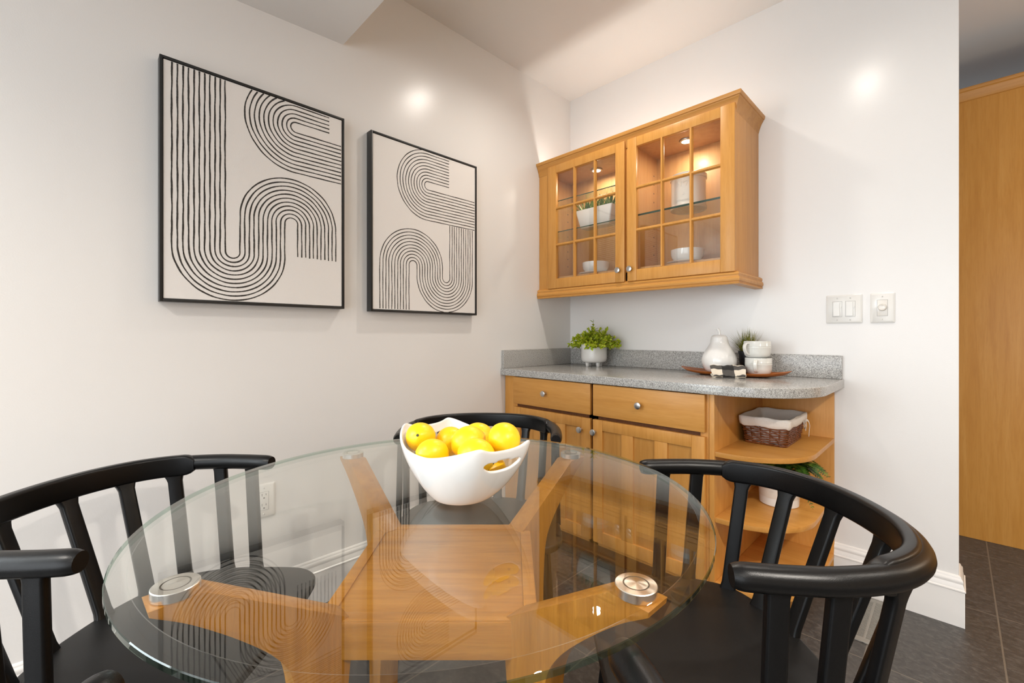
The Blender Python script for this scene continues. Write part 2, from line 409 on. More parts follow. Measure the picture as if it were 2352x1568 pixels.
# ------------------------------------------------------------------ lamps
def downlight(x, y, z, label, power, size=0.085, spot=None):
    t = empty('ceiling_downlight', (x, y, z)); tag(t, label, 'ceiling light', 'recessed ceiling lights')
    b = BM(); lathe(b, [(.050, .0), (.072, -.004), (.076, -.002), (.076, .004), (.048, .03), (.046, .03)], 40); build('trim_ring', b, 'trim', t)
    b = BM(); lathe(b, [(0, .022), (.047, .024), (.047, .03), (0, .03)], 32); build('lens', b, 'led', t)
    L = bpy.data.lights.new('downlight_beam', 'SPOT'); L.shadow_soft_size = .042; L.spot_size = math.radians(156); L.spot_blend = 1.0; L.energy = power * 3.6; L.color = (1.0, 0.93, 0.84)
    o = bpy.data.objects.new('downlight_beam', L); COL.objects.link(o); o.location = (x, y, z - .012); o.rotation_euler = (0, 0, 0)
    return t

# ------------------------------------------------------------------ line paintings on the left wall
def clip_runs(pl, u0, u1, v0, v1):
    runs, cur = [], []
    for u, v in pl:
        if u0 <= u <= u1 and v0 <= v <= v1: cur.append((u, v))
        else:
            if len(cur) > 2: runs.append(cur)
            cur = []
    if len(cur) > 2: runs.append(cur)
    return runs
def seg(a, b, step=0.004):
    n = max(2, int(math.dist(a, b) / step)); return [(a[0] + (b[0] - a[0]) * k / n, a[1] + (b[1] - a[1]) * k / n) for k in range(n)]
def arc(c, r, a0, a1):
    n = max(10, int(abs(a1 - a0) * r / 0.0035)); return [(c[0] + r * math.cos(a0 + (a1 - a0) * k / n), c[1] + r * math.sin(a0 + (a1 - a0) * k / n)) for k in range(n + 1)]
def lines_left():
    out = []
    for k in range(11):
        ru = .173 - .015 * k; ra = .1965 - ru
        out.append(seg((.205 - ru, .80), (.205 - ru, .187)) + arc((.205, .187), ru, PI, 2 * PI) + seg((.205 + ru, .187), (.205 + ru, .32))
                   + arc((.4015, .32), ra, PI, 0) + seg((.4015 + ra, .32), (.4015 + ra, .192 + rnd.uniform(-.002, .002))))
        r = .020 + .0157 * k
        out.append(seg((.548, .70 + r), (.42, .70 + r)) + arc((.42, .70), r, PI / 2, 1.5 * PI) + seg((.42, .70 - r), (.61, .70 - r)))
    return out
def lines_right():
    out = []
    for k in range(11):
        ra = .022 + .0149 * k; ru = .193 - ra
        out.append(seg((.215 - ra, -.01), (.215 - ra, .226)) + arc((.215, .226), ra, PI, 0) + seg((.215 + ra, .226), (.215 + ra, .181))
                   + arc((.408, .181), ru, PI, 2 * PI) + seg((.408 + ru, .181), (.408 + ru, .4542)))
        r = .0205 + .01485 * k
        out.append(seg((.4253, .6235 + r), (.30, .6235 + r)) + arc((.30, .6235), r, PI / 2, 1.5 * PI) + seg((.30, .6235 - r), (.61, .6235 - r)))
    return out
def painting(name, y0, z0, w, h, lines, lw, label):
    o = empty(name, (0, y0, z0)); tag(o, label, 'painting', 'pair of framed line paintings')
    b = BM(); rim, dep = .0085, .041
    for lo, hi in (((.001, 0, 0), (dep, rim, h)), ((.001, w - rim, 0), (dep, w, h)), ((.001, rim, 0), (dep, w - rim, rim)), ((.001, rim, h - rim), (dep, w - rim, h))):
        box(b, lo, hi, .0012)
    build('frame', b, 'frame', o)
    b = BM(); box(b, (.006, rim + .0015, rim + .0015), (.0375, w - rim - .0015, h - rim - .0015), .002)
    X = Vector((1, 0, 0))
    for pl in lines:
        for run in clip_runs(pl, rim + .002, w - rim - .002, rim + .002, h - rim - .002):
            ph = rnd.uniform(0, 9); pts = []
            for i, (u, v) in enumerate(run):
                wob = .0005 * math.sin(i * .11 + ph) + .0003 * math.sin(i * .37 + ph * 2)
                pts.append((.0372, u + wob, v + wob * .5))
            ws = [lw * (1 + .16 * math.sin(i * .19 + ph) + rnd.uniform(-.10, .10)) for i in range(len(pts))]
            sweep(b, pts, lambda i, t: [(-ws[i] / 2, 0), (ws[i] / 2, 0), (ws[i] / 2 * .8, .0008), (-ws[i] / 2 * .8, .0008)], up=X, mat=1)
    build('canvas', b, ['canvas', 'ink'], o, smooth=0)
    return o
painting('wall_painting', -2.203, 1.217, .611, .800, lines_left(), .0050, 'black framed line painting farther from the corner, long vertical bands running off its top edge')
painting('wall_painting', -1.473, 1.212, .608, .799, lines_right(), .0042, 'black framed line painting hung nearer the corner, arch bands running off its bottom edge')

# ------------------------------------------------------------------ glazed wall cabinet
UX, UY0, UZ0, UZ1 = 1.166, -.318, 1.384, 2.150
cab = empty('wall_cabinet', (0, 0, 1.33)); tag(cab, 'maple wall cabinet with two glazed doors, hung in the corner above the worktop', 'cabinet')
Z = 1.33
def zz(p): return (p[0], p[1], p[2] - Z)
def bx(b, lo, hi, bev=.0012, mat=0): box(b, zz(lo), zz(hi), bev, mat)
b = BM()
bx(b, (.002, UY0 + .018, UZ0), (.020, -.002, UZ1)); bx(b, (UX - .018, UY0 + .001, UZ0), (UX, -.002, UZ1)); bx(b, (.620, UY0 + .018, UZ0 + .03), (.638, -.01, 2.135))
bx(b, (.020, UY0 + .018, 1.444), (UX - .018, -.01, 1.462)); bx(b, (.020, UY0 + .018, 2.118), (UX - .018, -.01, 2.140)); bx(b, (.020, -.010, UZ0), (UX - .018, -.002, UZ1))
for sx in (.0206, .6386, .6194, UX - .0186):      # shelf pin holes
    for sy in (UY0 + .06, -.05):
        for k in range(10): bx(b, (sx - .0008, sy - .003, 1.56 + .05 * k), (sx + .0008, sy + .003, 1.566 + .05 * k), 0, 1)
build('carcass', b, ['maple_in', 'slot'], cab)
b = BM(); bx(b, (UX - .0005, UY0 + .0005, UZ0), (UX + .0012, -.002, UZ1), .0004); build('end_panel', b, 'maple_v', cab)
b = BM()
bx(b, (.002, UY0, UZ0), (.105, UY0 + .018, UZ1)); bx(b, (.600, UY0, UZ0), (.660, UY0 + .018, UZ1)); bx(b, (1.112, UY0, UZ0), (UX, UY0 + .018, UZ1))
bx(b, (.105, UY0, 2.092), (1.112, UY0 + .018, UZ1)); bx(b, (.105, UY0, UZ0), (1.112, UY0 + .018, 1.440))
build('face_frame', b, 'maple_v', cab)
def moulding(name, prof):
    b = BM(); st = [lambda q, z: (.002, UY0 - q, z), lambda q, z: (UX + q, UY0 - q, z), lambda q, z: (UX + q, -.002, z)]
    R = [[b.verts.new(zz(f(q, z))) for q, z in prof] for f in st]; n = len(prof)
    for a, c in zip(R, R[1:]):
        for j in range(n): b.faces.new((a[j], a[(j + 1) % n], c[(j + 1) % n], c[j]))
    b.faces.new(R[0]); b.faces.new(R[-1][::-1]); build(name, b, 'maple_h', cab, smooth=22)
moulding('crown_moulding', [(-.012, 2.098), (.001, 2.098), (.003, 2.104), (.005, 2.113), (.010, 2.128), (.0165, 2.144), (.0225, 2.153), (.0235, 2.158), (.0275, 2.160), (.030, 2.166), (.031, 2.176), (-.012, 2.176)])
moulding('light_rail', [(-.016, 1.392), (.004, 1.392), (.010, 1.389), (.017, 1.384), (.019, 1.377), (.0165, 1.370), (.0165, 1.3675), (.0215, 1.364), (.0235, 1.355), (.022, 1.347), (.0175, 1.3435), (.0175, 1.341), (.0205, 1.338), (.019, 1.333), (-.016, 1.333)])

def knob(parent, x, y, z):
    m = Matrix.Translation((x, y, z)) @ Matrix.Rotation(PI / 2, 4, 'X')
    b = BM(); lathe(b, [(0, 0), (.0075, 0), (.0070, .003), (.0052, .008), (.0058, .013), (.0115, .0165), (.0148, .0185), (.0156, .0215), (.0150, .0245), (.0120, .0258), (0, .0262)], 28, mtx=m)
    return build('knob', b, 'nickel', parent)
def glazed_door(x0, x1, gx0, gx1, vx, knobx):
    z0, z1, g0, g1, yf, yb = 1.388, 2.132, 1.447, 2.084, UY0 - .0205, UY0 - .0005
    d = BM()
    bx(d, (x0, yf, z0), (gx0, yb, z1), .003); bx(d, (gx1, yf, z0), (x1, yb, z1), .003)
    bx(d, (gx0, yf + .0004, z0), (gx1, yb, g0), .003); bx(d, (gx0, yf + .0004, g1), (gx1, yb, z1), .003)
    door = build('door', d, 'maple_v', cab)
    m = BM()
    def bar(p, q, vert):
        w = .0088; e = 0 if vert else .0006
        pr = [(-w, e), (-w, .004 - e), (-w * .45, .0135 - e), (w * .45, .0135 - e), (w, .004 - e), (w, e)]
        sweep(m, [zz(p), zz(q)], lambda i, t: pr, up=Vector((0, -1, 0)))
    for x in vx: bar((x, yb - .006, g0), (x, yb - .006, g1), 1)
    for z in (1.651, 1.872): bar((gx0, yb - .006, z), (gx1, yb - .006, z), 0)
    build('muntin_grid', m, 'maple_v', door, smooth=15)
    g = BM(); bx(g, (gx0 - .004, yb - .006, g0 - .004), (gx1 + .004, yb - .003, g1 + .004), 0); build('glass_pane', g, 'cabglass', door, smooth=0)
    knob(door, knobx, yf, 1.447 - Z + .003)
    return door
glazed_door(.0905, .6205, .154, .565, (.288, .430), .590)
glazed_door(.6375, 1.1685, .690, 1.107, (.827, .972), .660)
def glass_shelf(x0, x1, z, th):
    g = BM(); bx(g, (x0, -.288, z - th), (x1, -.012, z), 0); bx(g, (x0, -.2895, z - th), (x1, -.2881, z), 0, 1)
    return build('glass_shelf', g, ['shelfglass', 'green_edge'], cab, smooth=0)
glass_shelf(.023, .617, 1.932, .005); glass_shelf(.023, .617, 1.742, .005); glass_shelf(.641, 1.145, 1.744, .0095)
for lx, ly in ((.307, -.135), (.869, -.145)):
    b = BM(); lathe(b, [(0, 2.118 - Z), (.034, 2.118 - Z), (.036, 2.115 - Z), (.034, 2.110 - Z), (.024, 2.109 - Z)], 32, c=(lx, ly, 0))
    pk = build('puck_light', b, 'nickel', cab)
    b = BM(); lathe(b, [(.024, 2.1095 - Z), (.016, 2.107 - Z), (0, 2.1065 - Z)], 24, c=(lx, ly, 0)); build('bulb', b, 'led', pk)
    L = bpy.data.lights.new('puck_beam', 'AREA'); L.shape = 'DISK'; L.size = .045; L.energy = 2.3; L.color = (1, .91, .79)
    o = bpy.data.objects.new('puck_beam', L); COL.objects.link(o); o.location = (lx, ly, 2.104)

# ------------------------------------------------------------------ base cabinet, shelf unit, worktop
FY = -.618
base = empty('base_cabinet', (.58, -.31, 0)); tag(base, 'maple base cabinet with two drawers over two panelled doors, under the grey worktop', 'cabinet')
B0 = Vector((.58, -.31, 0))
def bb(b, lo, hi, bev=.0012, mat=0): box(b, Vector(lo) - B0, Vector(hi) - B0, bev, mat)
b = BM()
bb(b, (.004, FY + .018, .10), (.022, -.003, .875)); bb(b, (1.148, FY + .018, .10), (1.166, -.003, .875)); bb(b, (.022, FY + .03, .10), (1.148, -.003, .118)); bb(b, (.022, -.02, .118), (1.148, -.003, .875))
build('carcass', b, 'maple_in', base)
b = BM()
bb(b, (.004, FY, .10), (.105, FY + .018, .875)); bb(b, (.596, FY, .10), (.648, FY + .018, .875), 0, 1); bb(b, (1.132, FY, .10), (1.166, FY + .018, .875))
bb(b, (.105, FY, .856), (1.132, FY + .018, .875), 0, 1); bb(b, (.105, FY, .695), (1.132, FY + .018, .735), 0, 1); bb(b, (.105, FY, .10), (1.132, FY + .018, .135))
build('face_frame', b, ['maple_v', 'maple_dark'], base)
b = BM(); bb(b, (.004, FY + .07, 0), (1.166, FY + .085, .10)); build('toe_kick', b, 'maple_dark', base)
for x0, x1, kx in ((.0895, .6140, .330), (.6295, 1.1570, .877)):
    b = BM(); bb(b, (x0, FY - .0205, .7215), (x1, FY - .0005, .8715), .004); d = build('drawer', b, 'maple_h', base)
    knob(d, kx - B0.x, FY - .0205 - B0.y, .7985)
for x0, x1, kx in ((.0895, .6140, .563), (.6295, 1.1570, .6435)):
    b = BM(); z0, z1, sw, mw = .122, .7045, .053, .0585; yf, yb = FY - .0205, FY - .0005
    bb(b, (x0, yf, z0), (x0 + sw, yb, z1), .0028); bb(b, (x1 - sw, yf, z0), (x1, yb, z1), .0028)
    bb(b, (x0 + sw, yf + .0004, z1 - .0495), (x1 - sw, yb, z1), .0022); bb(b, (x0 + sw, yf + .0004, z0), (x1 - sw, yb, z0 + .055), .0022)
    pw = (x1 - x0 - 2 * sw - 2 * mw) / 3
    for k in (1, 2): bb(b, (x0 + sw + k * pw + (k - 1) * mw, yf + .0008, z0 + .055), (x0 + sw + k * (pw + mw), yb, z1 - .0495), .0022)
    d = build('door', b, 'maple_v', base)
    b = BM(); bb(b, (x0 + sw - .005, yf + .0105, z0 + .05), (x1 - sw + .005, yf + .016, z1 - .045), 0); build('recessed_panel', b, 'maple_v', d)
    knob(d, kx - B0.x, yf - B0.y, .6455)

unit = empty('open_shelf_unit', (1.32, -.3, 0)); tag(unit, 'maple open shelf unit with rounded shelves at the right end of the base cabinet', 'shelf unit')
U0 = Vector((1.32, -.3, 0))
def ub(b, lo, hi, bev=.001, mat=0): box(b, Vector(lo) - U0, Vector(hi) - U0, bev, mat)
b = BM(); ub(b, (1.168, FY - .003, .0), (1.1875, -.002, .875)); build('side_panel', b, 'maple_v', unit)
b = BM(); ub(b, (1.1875, -.014, .0), (1.4735, -.002, .875)); build('back_panel', b, 'maple_v', unit)
def quarter(x0, x1, y0, y1, r, n=20):
    o = [(x0, y1), (x0, y0)]
    for k in range(n + 1):
        a = -PI / 2 + PI / 2 * k / n; o.append((x1 - r + r * math.cos(a), y0 + r + r * math.sin(a)))
    o.append((x1, y1)); return o
for zt, fr in ((.650, 0), (.393, 0), (.140, 0)):
    b = BM(); prism(b, [(x - U0.x, y - U0.y) for x, y in quarter(1.1878, 1.474, FY + .002, -.0145, .25)], zt - .0195, zt, .0015); build('shelf', b, 'maple_h', unit, smooth=40)
b = BM(); prism(b, [(x - U0.x, y - U0.y) for x, y in quarter(1.1878, 1.414, FY + .055, -.0145, .22)], 0, .120); build('plinth', b, 'maple_h', unit, smooth=40)

wt = empty('worktop', (.75, -.33, .876)); tag(wt, 'speckled grey stone worktop with a rounded right end, on the base cabinet', 'countertop')
W0 = Vector((.75, -.33, .876))
b = BM(); prism(b, [(x - W0.x, y - W0.y) for x, y in quarter(.001, 1.508, -.652, -.001, .29, 28)], 0, .038, .0035, seg=3); build('slab', b, 'stone', wt, smooth=40)
b = BM(); box(b, Vector((.001, -.021, .9142)) - W0, Vector((1.503, -.001, 1.0165)) - W0, .002); build('back_splash', b, 'stone', wt)
b = BM(); box(b, Vector((.001, -.646, .9142)) - W0, Vector((.021, -.0215, 1.0185)) - W0, .002); build('side_splash', b, 'stone', wt)

# ------------------------------------------------------------------ wall plates, socket, vent
def plate(b, w, h, th=.0062):
    o = rrect(w, h, .004, 3); i = rrect(w - .012, h - .012, .003, 3)
    R = [[b.verts.new((x, -d, z)) for x, z in ring] for ring, d in ((o, 0), (o, .0022), (i, th))]
    n = len(o)
    for a, c in zip(R, R[1:]):
        for j in range(n): b.faces.new((a[j], a[(j + 1) % n], c[(j + 1) % n], c[j]))
    b.faces.new(R[-1])
def screws(b, xs, z):
    for x in xs:
        for s in (-1, 1):
            lathe(b, [(0, .0016), (.0024, .0012), (.0032, 0)], 12, mtx=Matrix.Translation((x, -.0062, s * z)) @ Matrix.Rotation(PI / 2, 4, 'X'))
            box(b, (x - .0004, -.0081, s * z - .0026), (x + .0004, -.0076, s * z + .0026), 0, 1)
def outline_gap(b, x0, x1, z0, z1, y, mat=1, w=.0007):
    for lo, hi in (((x0 - w, y - .0002, z0 - w), (x0, y + .001, z1 + w)), ((x1, y - .0002, z0 - w), (x1 + w, y + .001, z1 + w)), ((x0, y - .0002, z0 - w), (x1, y + .001, z0)), ((x0, y - .0002, z1), (x1, y + .001, z1 + w))):
        box(b, lo, hi, 0, mat)
s = empty('light_switch', (1.507, -.0005, 1.2205)); tag(s, 'white double switch plate with two rocker dimmers, left of the round-knob dimmer', 'light switch')
b = BM(); plate(b, .128, .125); screws(b, (-.023, .023), .0475)
for cx in (-.023, .023): outline_gap(b, cx - .0165, cx + .0165, -.033, .033, -.0062)
build('cover_plate', b, ['plastic', 'slot'], s, smooth=50)
for cx in (-.023, .023):
    b = BM(); t = bmesh.new(); bmesh.ops.create_cube(t, size=1.0)
    for v in t.verts: v.co = Vector((cx - .002 + v.co.x * .0225, -.0066 - (.0030 if v.co.y < 0 else -.004) - (.0022 if (v.co.z < 0 and v.co.y < 0) else 0), v.co.z * .060))
    bmesh.ops.bevel(t, geom=t.edges[:], offset=.0007, segments=2, affect='EDGES'); merge(b, t); build('rocker', b, 'plastic', s)
    b = BM(); box(b, (cx + .0105, -.0068, -.030), (cx + .0150, -.0060, .030), .0003, 1); box(b, (cx + .0106, -.0094, .004), (cx + .0149, -.0066, .011), .0008, 0); build('dimmer_slider', b, ['plastic', 'plastic'], s)
s = empty('dimmer_switch', (1.637, -.0005, 1.2200)); tag(s, 'single white dimmer plate with a big round knob, right of the double switch', 'dimmer switch')
b = BM(); plate(b, .080, .125); screws(b, (0,), .0475); outline_gap(b, -.0165, .0165, -.033, .033, -.0062); build('cover_plate', b, ['plastic', 'slot'], s, smooth=50)
b = BM(); box(b, (-.0163, -.0066, -.0328), (.0163, -.006, .0328), .0002); build('insert', b, 'warm_white', s)
b = BM(); lathe(b, [(.0125, 0), (.0150, .002), (.0150, .004), (.0140, .012), (.0135, .0155), (.0115, .017), (.0105, .0165), (0, .0165)], 36, mtx=Matrix.Translation((0, -.0066, .002)) @ Matrix.Rotation(PI / 2, 4, 'X')); build('knob', b, 'warm_white', s)
s = empty('wall_socket', (.0005, -1.889, .478), PI / 2); tag(s, 'white double power socket low on the left wall behind the glass table', 'socket')
b = BM(); plate(b, .080, .128); screws(b, (0,), .049); outline_gap(b, -.0165, .0165, -.034, .034, -.0062); build('cover_plate', b, ['plastic', 'slot'], s, smooth=50)
b = BM(); box(b, (-.0163, -.0078, -.0338), (.0163, -.006, .0338), .001)
for zc in (.019, -.019):
    box(b, (-.0078, -.0084, zc + .001), (-.0060, -.0076, zc + .010), 0, 1); box(b, (.0060, -.0084, zc + .002), (.0078, -.0076, zc + .009), 0, 1)
    lathe(b, [(0, .0006), (.0028, .0006), (.0028, 0)], 14, mat=1, mtx=Matrix.Translation((0, -.0078, zc - .007)) @ Matrix.Rotation(PI / 2, 4, 'X'))
build('receptacle', b, ['plastic', 'slot'], s)
s = empty('floor_vent', (1.617, -.207, 0)); tag(s, 'grey metal floor vent with fine slots by the white baseboard', 'floor vent')
b = BM(); w, l = .0635, .178
for lo, hi in (((-w, -l, .0005), (w, -l + .028, .005)), ((-w, l - .028, .0005), (w, l, .005)), ((-w, -l, .0005), (-w + .018, l, .005)), ((w - .018, -l, .0005), (w, l, .005)), ((-.004, -l, .0005), (.004, l, .0046))): box(b, lo, hi, .0012)
for k in range(34):
    y = -l + .032 + k * (2 * l - .064) / 33; box(b, (-w + .016, y - .0026, .001), (w - .016, y + .0026, .0042), .0006)
build('grille', b, 'vent', s); b = BM(); box(b, (-w + .01, -l + .01, .0003), (w - .01, l - .01, .001)); build('duct', b, 'ventdark', s)

# ------------------------------------------------------------------ glass dining table
TC = W(-.151, .949); TOP, R = .770, .537
tab = empty('dining_table', W(-.150, .968), YAW); tag(tab, 'round clear glass dining table on a wooden frame with four splayed legs', 'table')
b = BM(); prism(b, [(x, y) for x, y in ((.160, -.197), (.197, -.160), (.197, .160), (.160, .197), (-.160, .197), (-.197, .160), (-.197, -.160), (-.160, -.197))], .536, .603, .0025)
build('apron', b, 'oak_h', tab)
b = BM()
def octa(r, c): return [(c, -r), (r, -c), (r, c), (c, r), (-c, r), (-r, c), (-r, -c), (-c, -r)]
for a0, a1 in zip(octa(.1955, .1590), octa(.1955, .1590)[1:] + octa(.1955, .1590)[:1]):
    a0, a1 = Vector((*a0, 0)), Vector((*a1, 0)); d = (a1 - a0).normalized(); nrm = Vector((-d.y, d.x, 0))
    if (a1 - a0).length < .1: continue
    m = Matrix((( d.x, nrm.x, 0, a0.x), (d.y, nrm.y, 0, a0.y), (0, 0, 1, .603), (0, 0, 0, 1)))
    box(b, (0, 0, -.004), ((a1 - a0).length, .024, .003), .0012, mtx=m)
build('frame_rim', b, 'oak_h', tab)
for k in range(4):
    sx, sy = ((1, 1), (-1, 1), (-1, -1), (1, -1))[k]
    th = math.atan2(sy * .346, sx * .325)
    outer = spline([(.508, .733), (.462, .702), (.40, .648), (.350, .594), (.326, .545), (.317, .46), (.314, .30), (.312, .15), (.309, 0)], 5)
    inner = spline([(.262, 0), (.252, .2), (.238, .42), (.2275, .535)], 4)
    prof = [(.445, .742), (.510, .742)] + [(v.x, v.y) for v in outer] + [(v.x, v.y) for v in inner] + [(.2275, .604)]
    m = Matrix(((math.cos(th), 0, math.sin(th), 0), (math.sin(th), 0, -math.cos(th), 0), (0, 1, 0, 0), (0, 0, 0, 1)))
    b = BM(); prism(b, prof, -.026, .026, .0022, mtx=m); leg = build('leg', b, 'oak', tab)
    b = BM(); cx, cy = .4755 * math.cos(th), .4755 * math.sin(th)
    lathe(b, [(0, .742), (.0280, .742), (.0295, .7435), (.0295, .7555), (.0285, .7565), (.0185, .7568)], 56, c=(cx, cy, 0), mat=0)
    lathe(b, [(.0185, .7568), (.0183, .7558), (.0165, .7558), (.0163, .7568)], 56, c=(cx, cy, 0), mat=1)
    lathe(b, [(.0163, .7568), (.008, .7573), (0, .7576)], 56, c=(cx, cy, 0), mat=0)
    for v in b.verts: v.co -= Vector((cx, cy, .75))
    build('metal_support', b, ['spun', 'ring'], leg, loc=(cx, cy, .75), smooth=40)
b = BM(); NS = 320; ib = R - .024
rings = []
for r, z in ((ib - .0011, TOP), (ib, TOP - .00008), (R - .0012, TOP - .0029), (R, TOP - .0040), (R, TOP - .0108), (R - .0012, TOP - .012), (ib, TOP - .012)):
    rings.append([b.verts.new((r * math.cos(2 * PI * j / NS) - .001, r * math.sin(2 * PI * j / NS) - .019, z)) for j in range(NS)])
for ri, (a, c) in enumerate(zip(rings, rings[1:])):
    for j in range(NS):
        f = b.faces.new((a[j], a[(j + 1) % NS], c[(j + 1) % NS], c[j])); f.material_index = 1 if 2 <= ri <= 4 else (2 if ri == 0 else 0)
f1 = b.faces.new(rings[0]); f2 = b.faces.new(rings[-1][::-1])
build('glass_top', b, ['glass', 'glass_edge', 'arris'], tab, smooth=3)

# ------------------------------------------------------------------ barrel chairs
RAILZ = .733
half = [(.281, .184), (.290, .105), (.291, .02), (.270, -.075), (.214, -.155), (.118, -.206)]
ctrl = [(x, y, RAILZ) for x, y in half] + [(0, -.222, RAILZ)] + [(-x, y, RAILZ) for x, y in reversed(half)]
rail_path = spline(ctrl, 10)
def make_chair():
    root = empty('dining_chair', (0, 0, 0))
    b = BM(); n = len(rail_path)
    def rp(i, t):
        e = min(i, n - 1 - i); s = 1.0 if e > 2 else (.80, .93, .985)[e]
        return circ(.0215 * s, 18, .0212 * s)
    sweep(b, rail_path, rp); build('arm_rail', b, 'chair', root, smooth=60)
    b = BM(); cp = [p for p in rail_path if p.y < -.035]; m = len(cp)
    def cpf(i, t):
        e = min(i, m - 1 - i); s = (.55, .82, .95)[e] if e < 3 else 1.0
        return [(x - .0095, y * s - .0030) for x, y in rrect(.026, .058, .0075, 4)]
    sweep(b, cp, cpf); build('crest_rail', b, 'chair', root, smooth=50)
    for sx in (1, -1):
        for top, bot, crest in (((.290, .119), (.294, .132), 0), ((.2905, .026), (.285, .052), 0), ((.258, -.086), (.238, -.037), 1), ((.186, -.166), (.158, -.078), 1), ((.072, -.210), (.063, -.103), 1)):
            zt = RAILZ - (.024 if crest else .012)
            a = Vector((sx * top[0], top[1], zt)); c = Vector((sx * bot[0], bot[1], .414))
            best = min(range(1, n - 1), key=lambda i: (rail_path[i] - Vector((a.x, a.y, RAILZ))).length)
            tg = (rail_path[best + 1] - rail_path[best - 1]).normalized(); nr = Vector((-tg.y, tg.x, 0))
            pts = [a.lerp(c, q) for q in (0, .02, .045, .08, .13, .3, .6, .93, .965, 1)]
            fl = (1.55, 1.38, 1.16, 1.0, 1, 1, 1, 1, 1.1, 1.25) if crest else (1.15, 1.08, 1.0, 1, 1, 1, 1, 1, 1.08, 1.2)
            b = BM(); sweep(b, pts, lambda i, t: rrect(.034 * fl[i], .019, .0055, 3), up=nr)
            build('slat', b, 'chair', root, smooth=50)
    b = BM()
    hs = [(.297, .13), (.297, .235), (.287, .283), (.262, .318), (.225, .336), (.12, .347)]
    hb = [(.294, .085), (.281, .025), (.247, -.045), (.180, -.085), (.095, -.110)]
    ol = [(x, y) for x, y in hs] + [(0, .350)] + [(-x, y) for x, y in reversed(hs)] + [(-x, y) for x, y in hb] + [(0, -.117)] + [(x, y) for x, y in reversed(hb)]
    sm = spline([(x, y, 0) for x, y in ol] + [(ol[0][0], ol[0][1], 0)], 4)[:-1]
    prism(b, [(p.x, p.y) for p in sm], .396, .421, .007, seg=3); build('seat', b, 'seat', root, smooth=50)
    for sx in (1, -1):
        for p0, p1 in (((.232, .262), (.262, .312)), ((.205, -.035), (.248, -.165))):
            b = BM(); a = Vector((sx * p0[0], p0[1], .408)); c = Vector((sx * p1[0], p1[1], .0015)); a.z = .400
            sweep(b, [a, a.lerp(c, .5), a.lerp(c, .97), c], lambda i, t: circ((.0205, .0165, .0125, .0115)[i], 16), up=Vector((0, 1, 0)))
            build('leg', b, 'chair', root, smooth=50)
    return root
proto = make_chair()
chairs = [(W(.538, .957), YAW + PI / 2 - .045, 'black slatted barrel chair facing the table from the right, above the floor vent'),
          (W(-.893, 1.010), YAW - PI / 2 - .015, 'black slatted barrel chair at the left edge, against the wall with the socket'),
          (W(-.124, 1.752), YAW + PI, 'black slatted barrel chair behind the fruit bowl, its back to the corner'),
          (W(-.134, .312), YAW + .09, 'black barrel chair nearest the camera, only its arm tips under the glass show')]
for i, (loc, rz, lab) in enumerate(chairs):
    o = proto if i == 0 else copy_tree(proto)
    o.location = loc; o.rotation_euler = (0, 0, rz); tag(o, lab, 'chair', 'black barrel chairs around the table')

# ------------------------------------------------------------------ fruit bowl and lemons
BC = W(-.105, .9145, TOP + .0003); BROT = YAW - .895
bowl = empty('fruit_bowl', BC, BROT); tag(bowl, 'white ceramic bowl with two cut-out handles, full of lemons on the glass table', 'bowl')
tabr = [(0, .150, .1275), (8, .152, .1285), (14, .1555, .1315), (20, .1605, .1375), (26, .156, .1345), (36, .1435, .126), (50, .1285, .1165), (65, .1175, .110), (78, .1115, .108), (90, .1095, .1075)]
TAB = spline([tabr[0]] + tabr[1:], 12)
def rim(phi):
    d = abs(math.degrees(phi)) % 180; d = 180 - d if d > 90 else d
    for p, c in zip(TAB, TAB[1:]):
        if d <= c[0]:
            u = (d - p[0]) / max(1e-6, c[0] - p[0]); return p[1] + (c[1] - p[1]) * u, p[2] + (c[2] - p[2]) * u
    return TAB[-1][1], TAB[-1][2]
b = BM(); NA, NR = 192, 30; grid = []; inside = {}
for i in range(NR + 1):
    row = []
    for j in range(NA):
        phi = 2 * PI * j / NA; s = i / NR; p2, s2 = phi, s
        dphi = min(((phi - c + PI) % (2 * PI)) - PI for c in (0, PI)) if False else min((((phi - c + PI) % (2 * PI)) - PI for c in (0, PI)), key=abs)
        q = math.hypot(dphi / .30, (s - .79) / .085)
        ins = q < 1
        if ins and q > .62:
            k = 1 / q; p2 = phi + dphi * (k - 1); s2 = .79 + (s - .79) * k
        r_, z_ = rim(p2); rr = .057 + (r_ - .057) * (1 - (1 - s2) ** 1.42); z = .004 + (z_ - .004) * s2 ** 1.2
        v = b.verts.new((rr * math.cos(p2), rr * math.sin(p2), z)); inside[v] = (ins, q); row.append(v)
    grid.append(row)
for i in range(NR):
    for j in range(NA):
        q = (grid[i][j], grid[i][(j + 1) % NA], grid[i + 1][(j + 1) % NA], grid[i + 1][j])
        if all(inside[v][0] for v in q): continue
        b.faces.new(q)
cv = b.verts.new((0, 0, .004))
for j in range(NA): b.faces.new((grid[0][(j + 1) % NA], grid[0][j], cv))
bmesh.ops.delete(b, geom=[v for v in b.verts if not v.link_faces], context='VERTS')
bmesh.ops.recalc_face_normals(b, faces=b.faces[:])
if sum(f.normal.dot(f.calc_center_median() - Vector((0, 0, .1))) for f in b.faces) < 0: bmesh.ops.reverse_faces(b, faces=b.faces[:])
bmesh.ops.solidify(b, geom=b.faces[:], thickness=.0058)
build('vessel', b, 'white', bowl, smooth=80, subsurf=1)

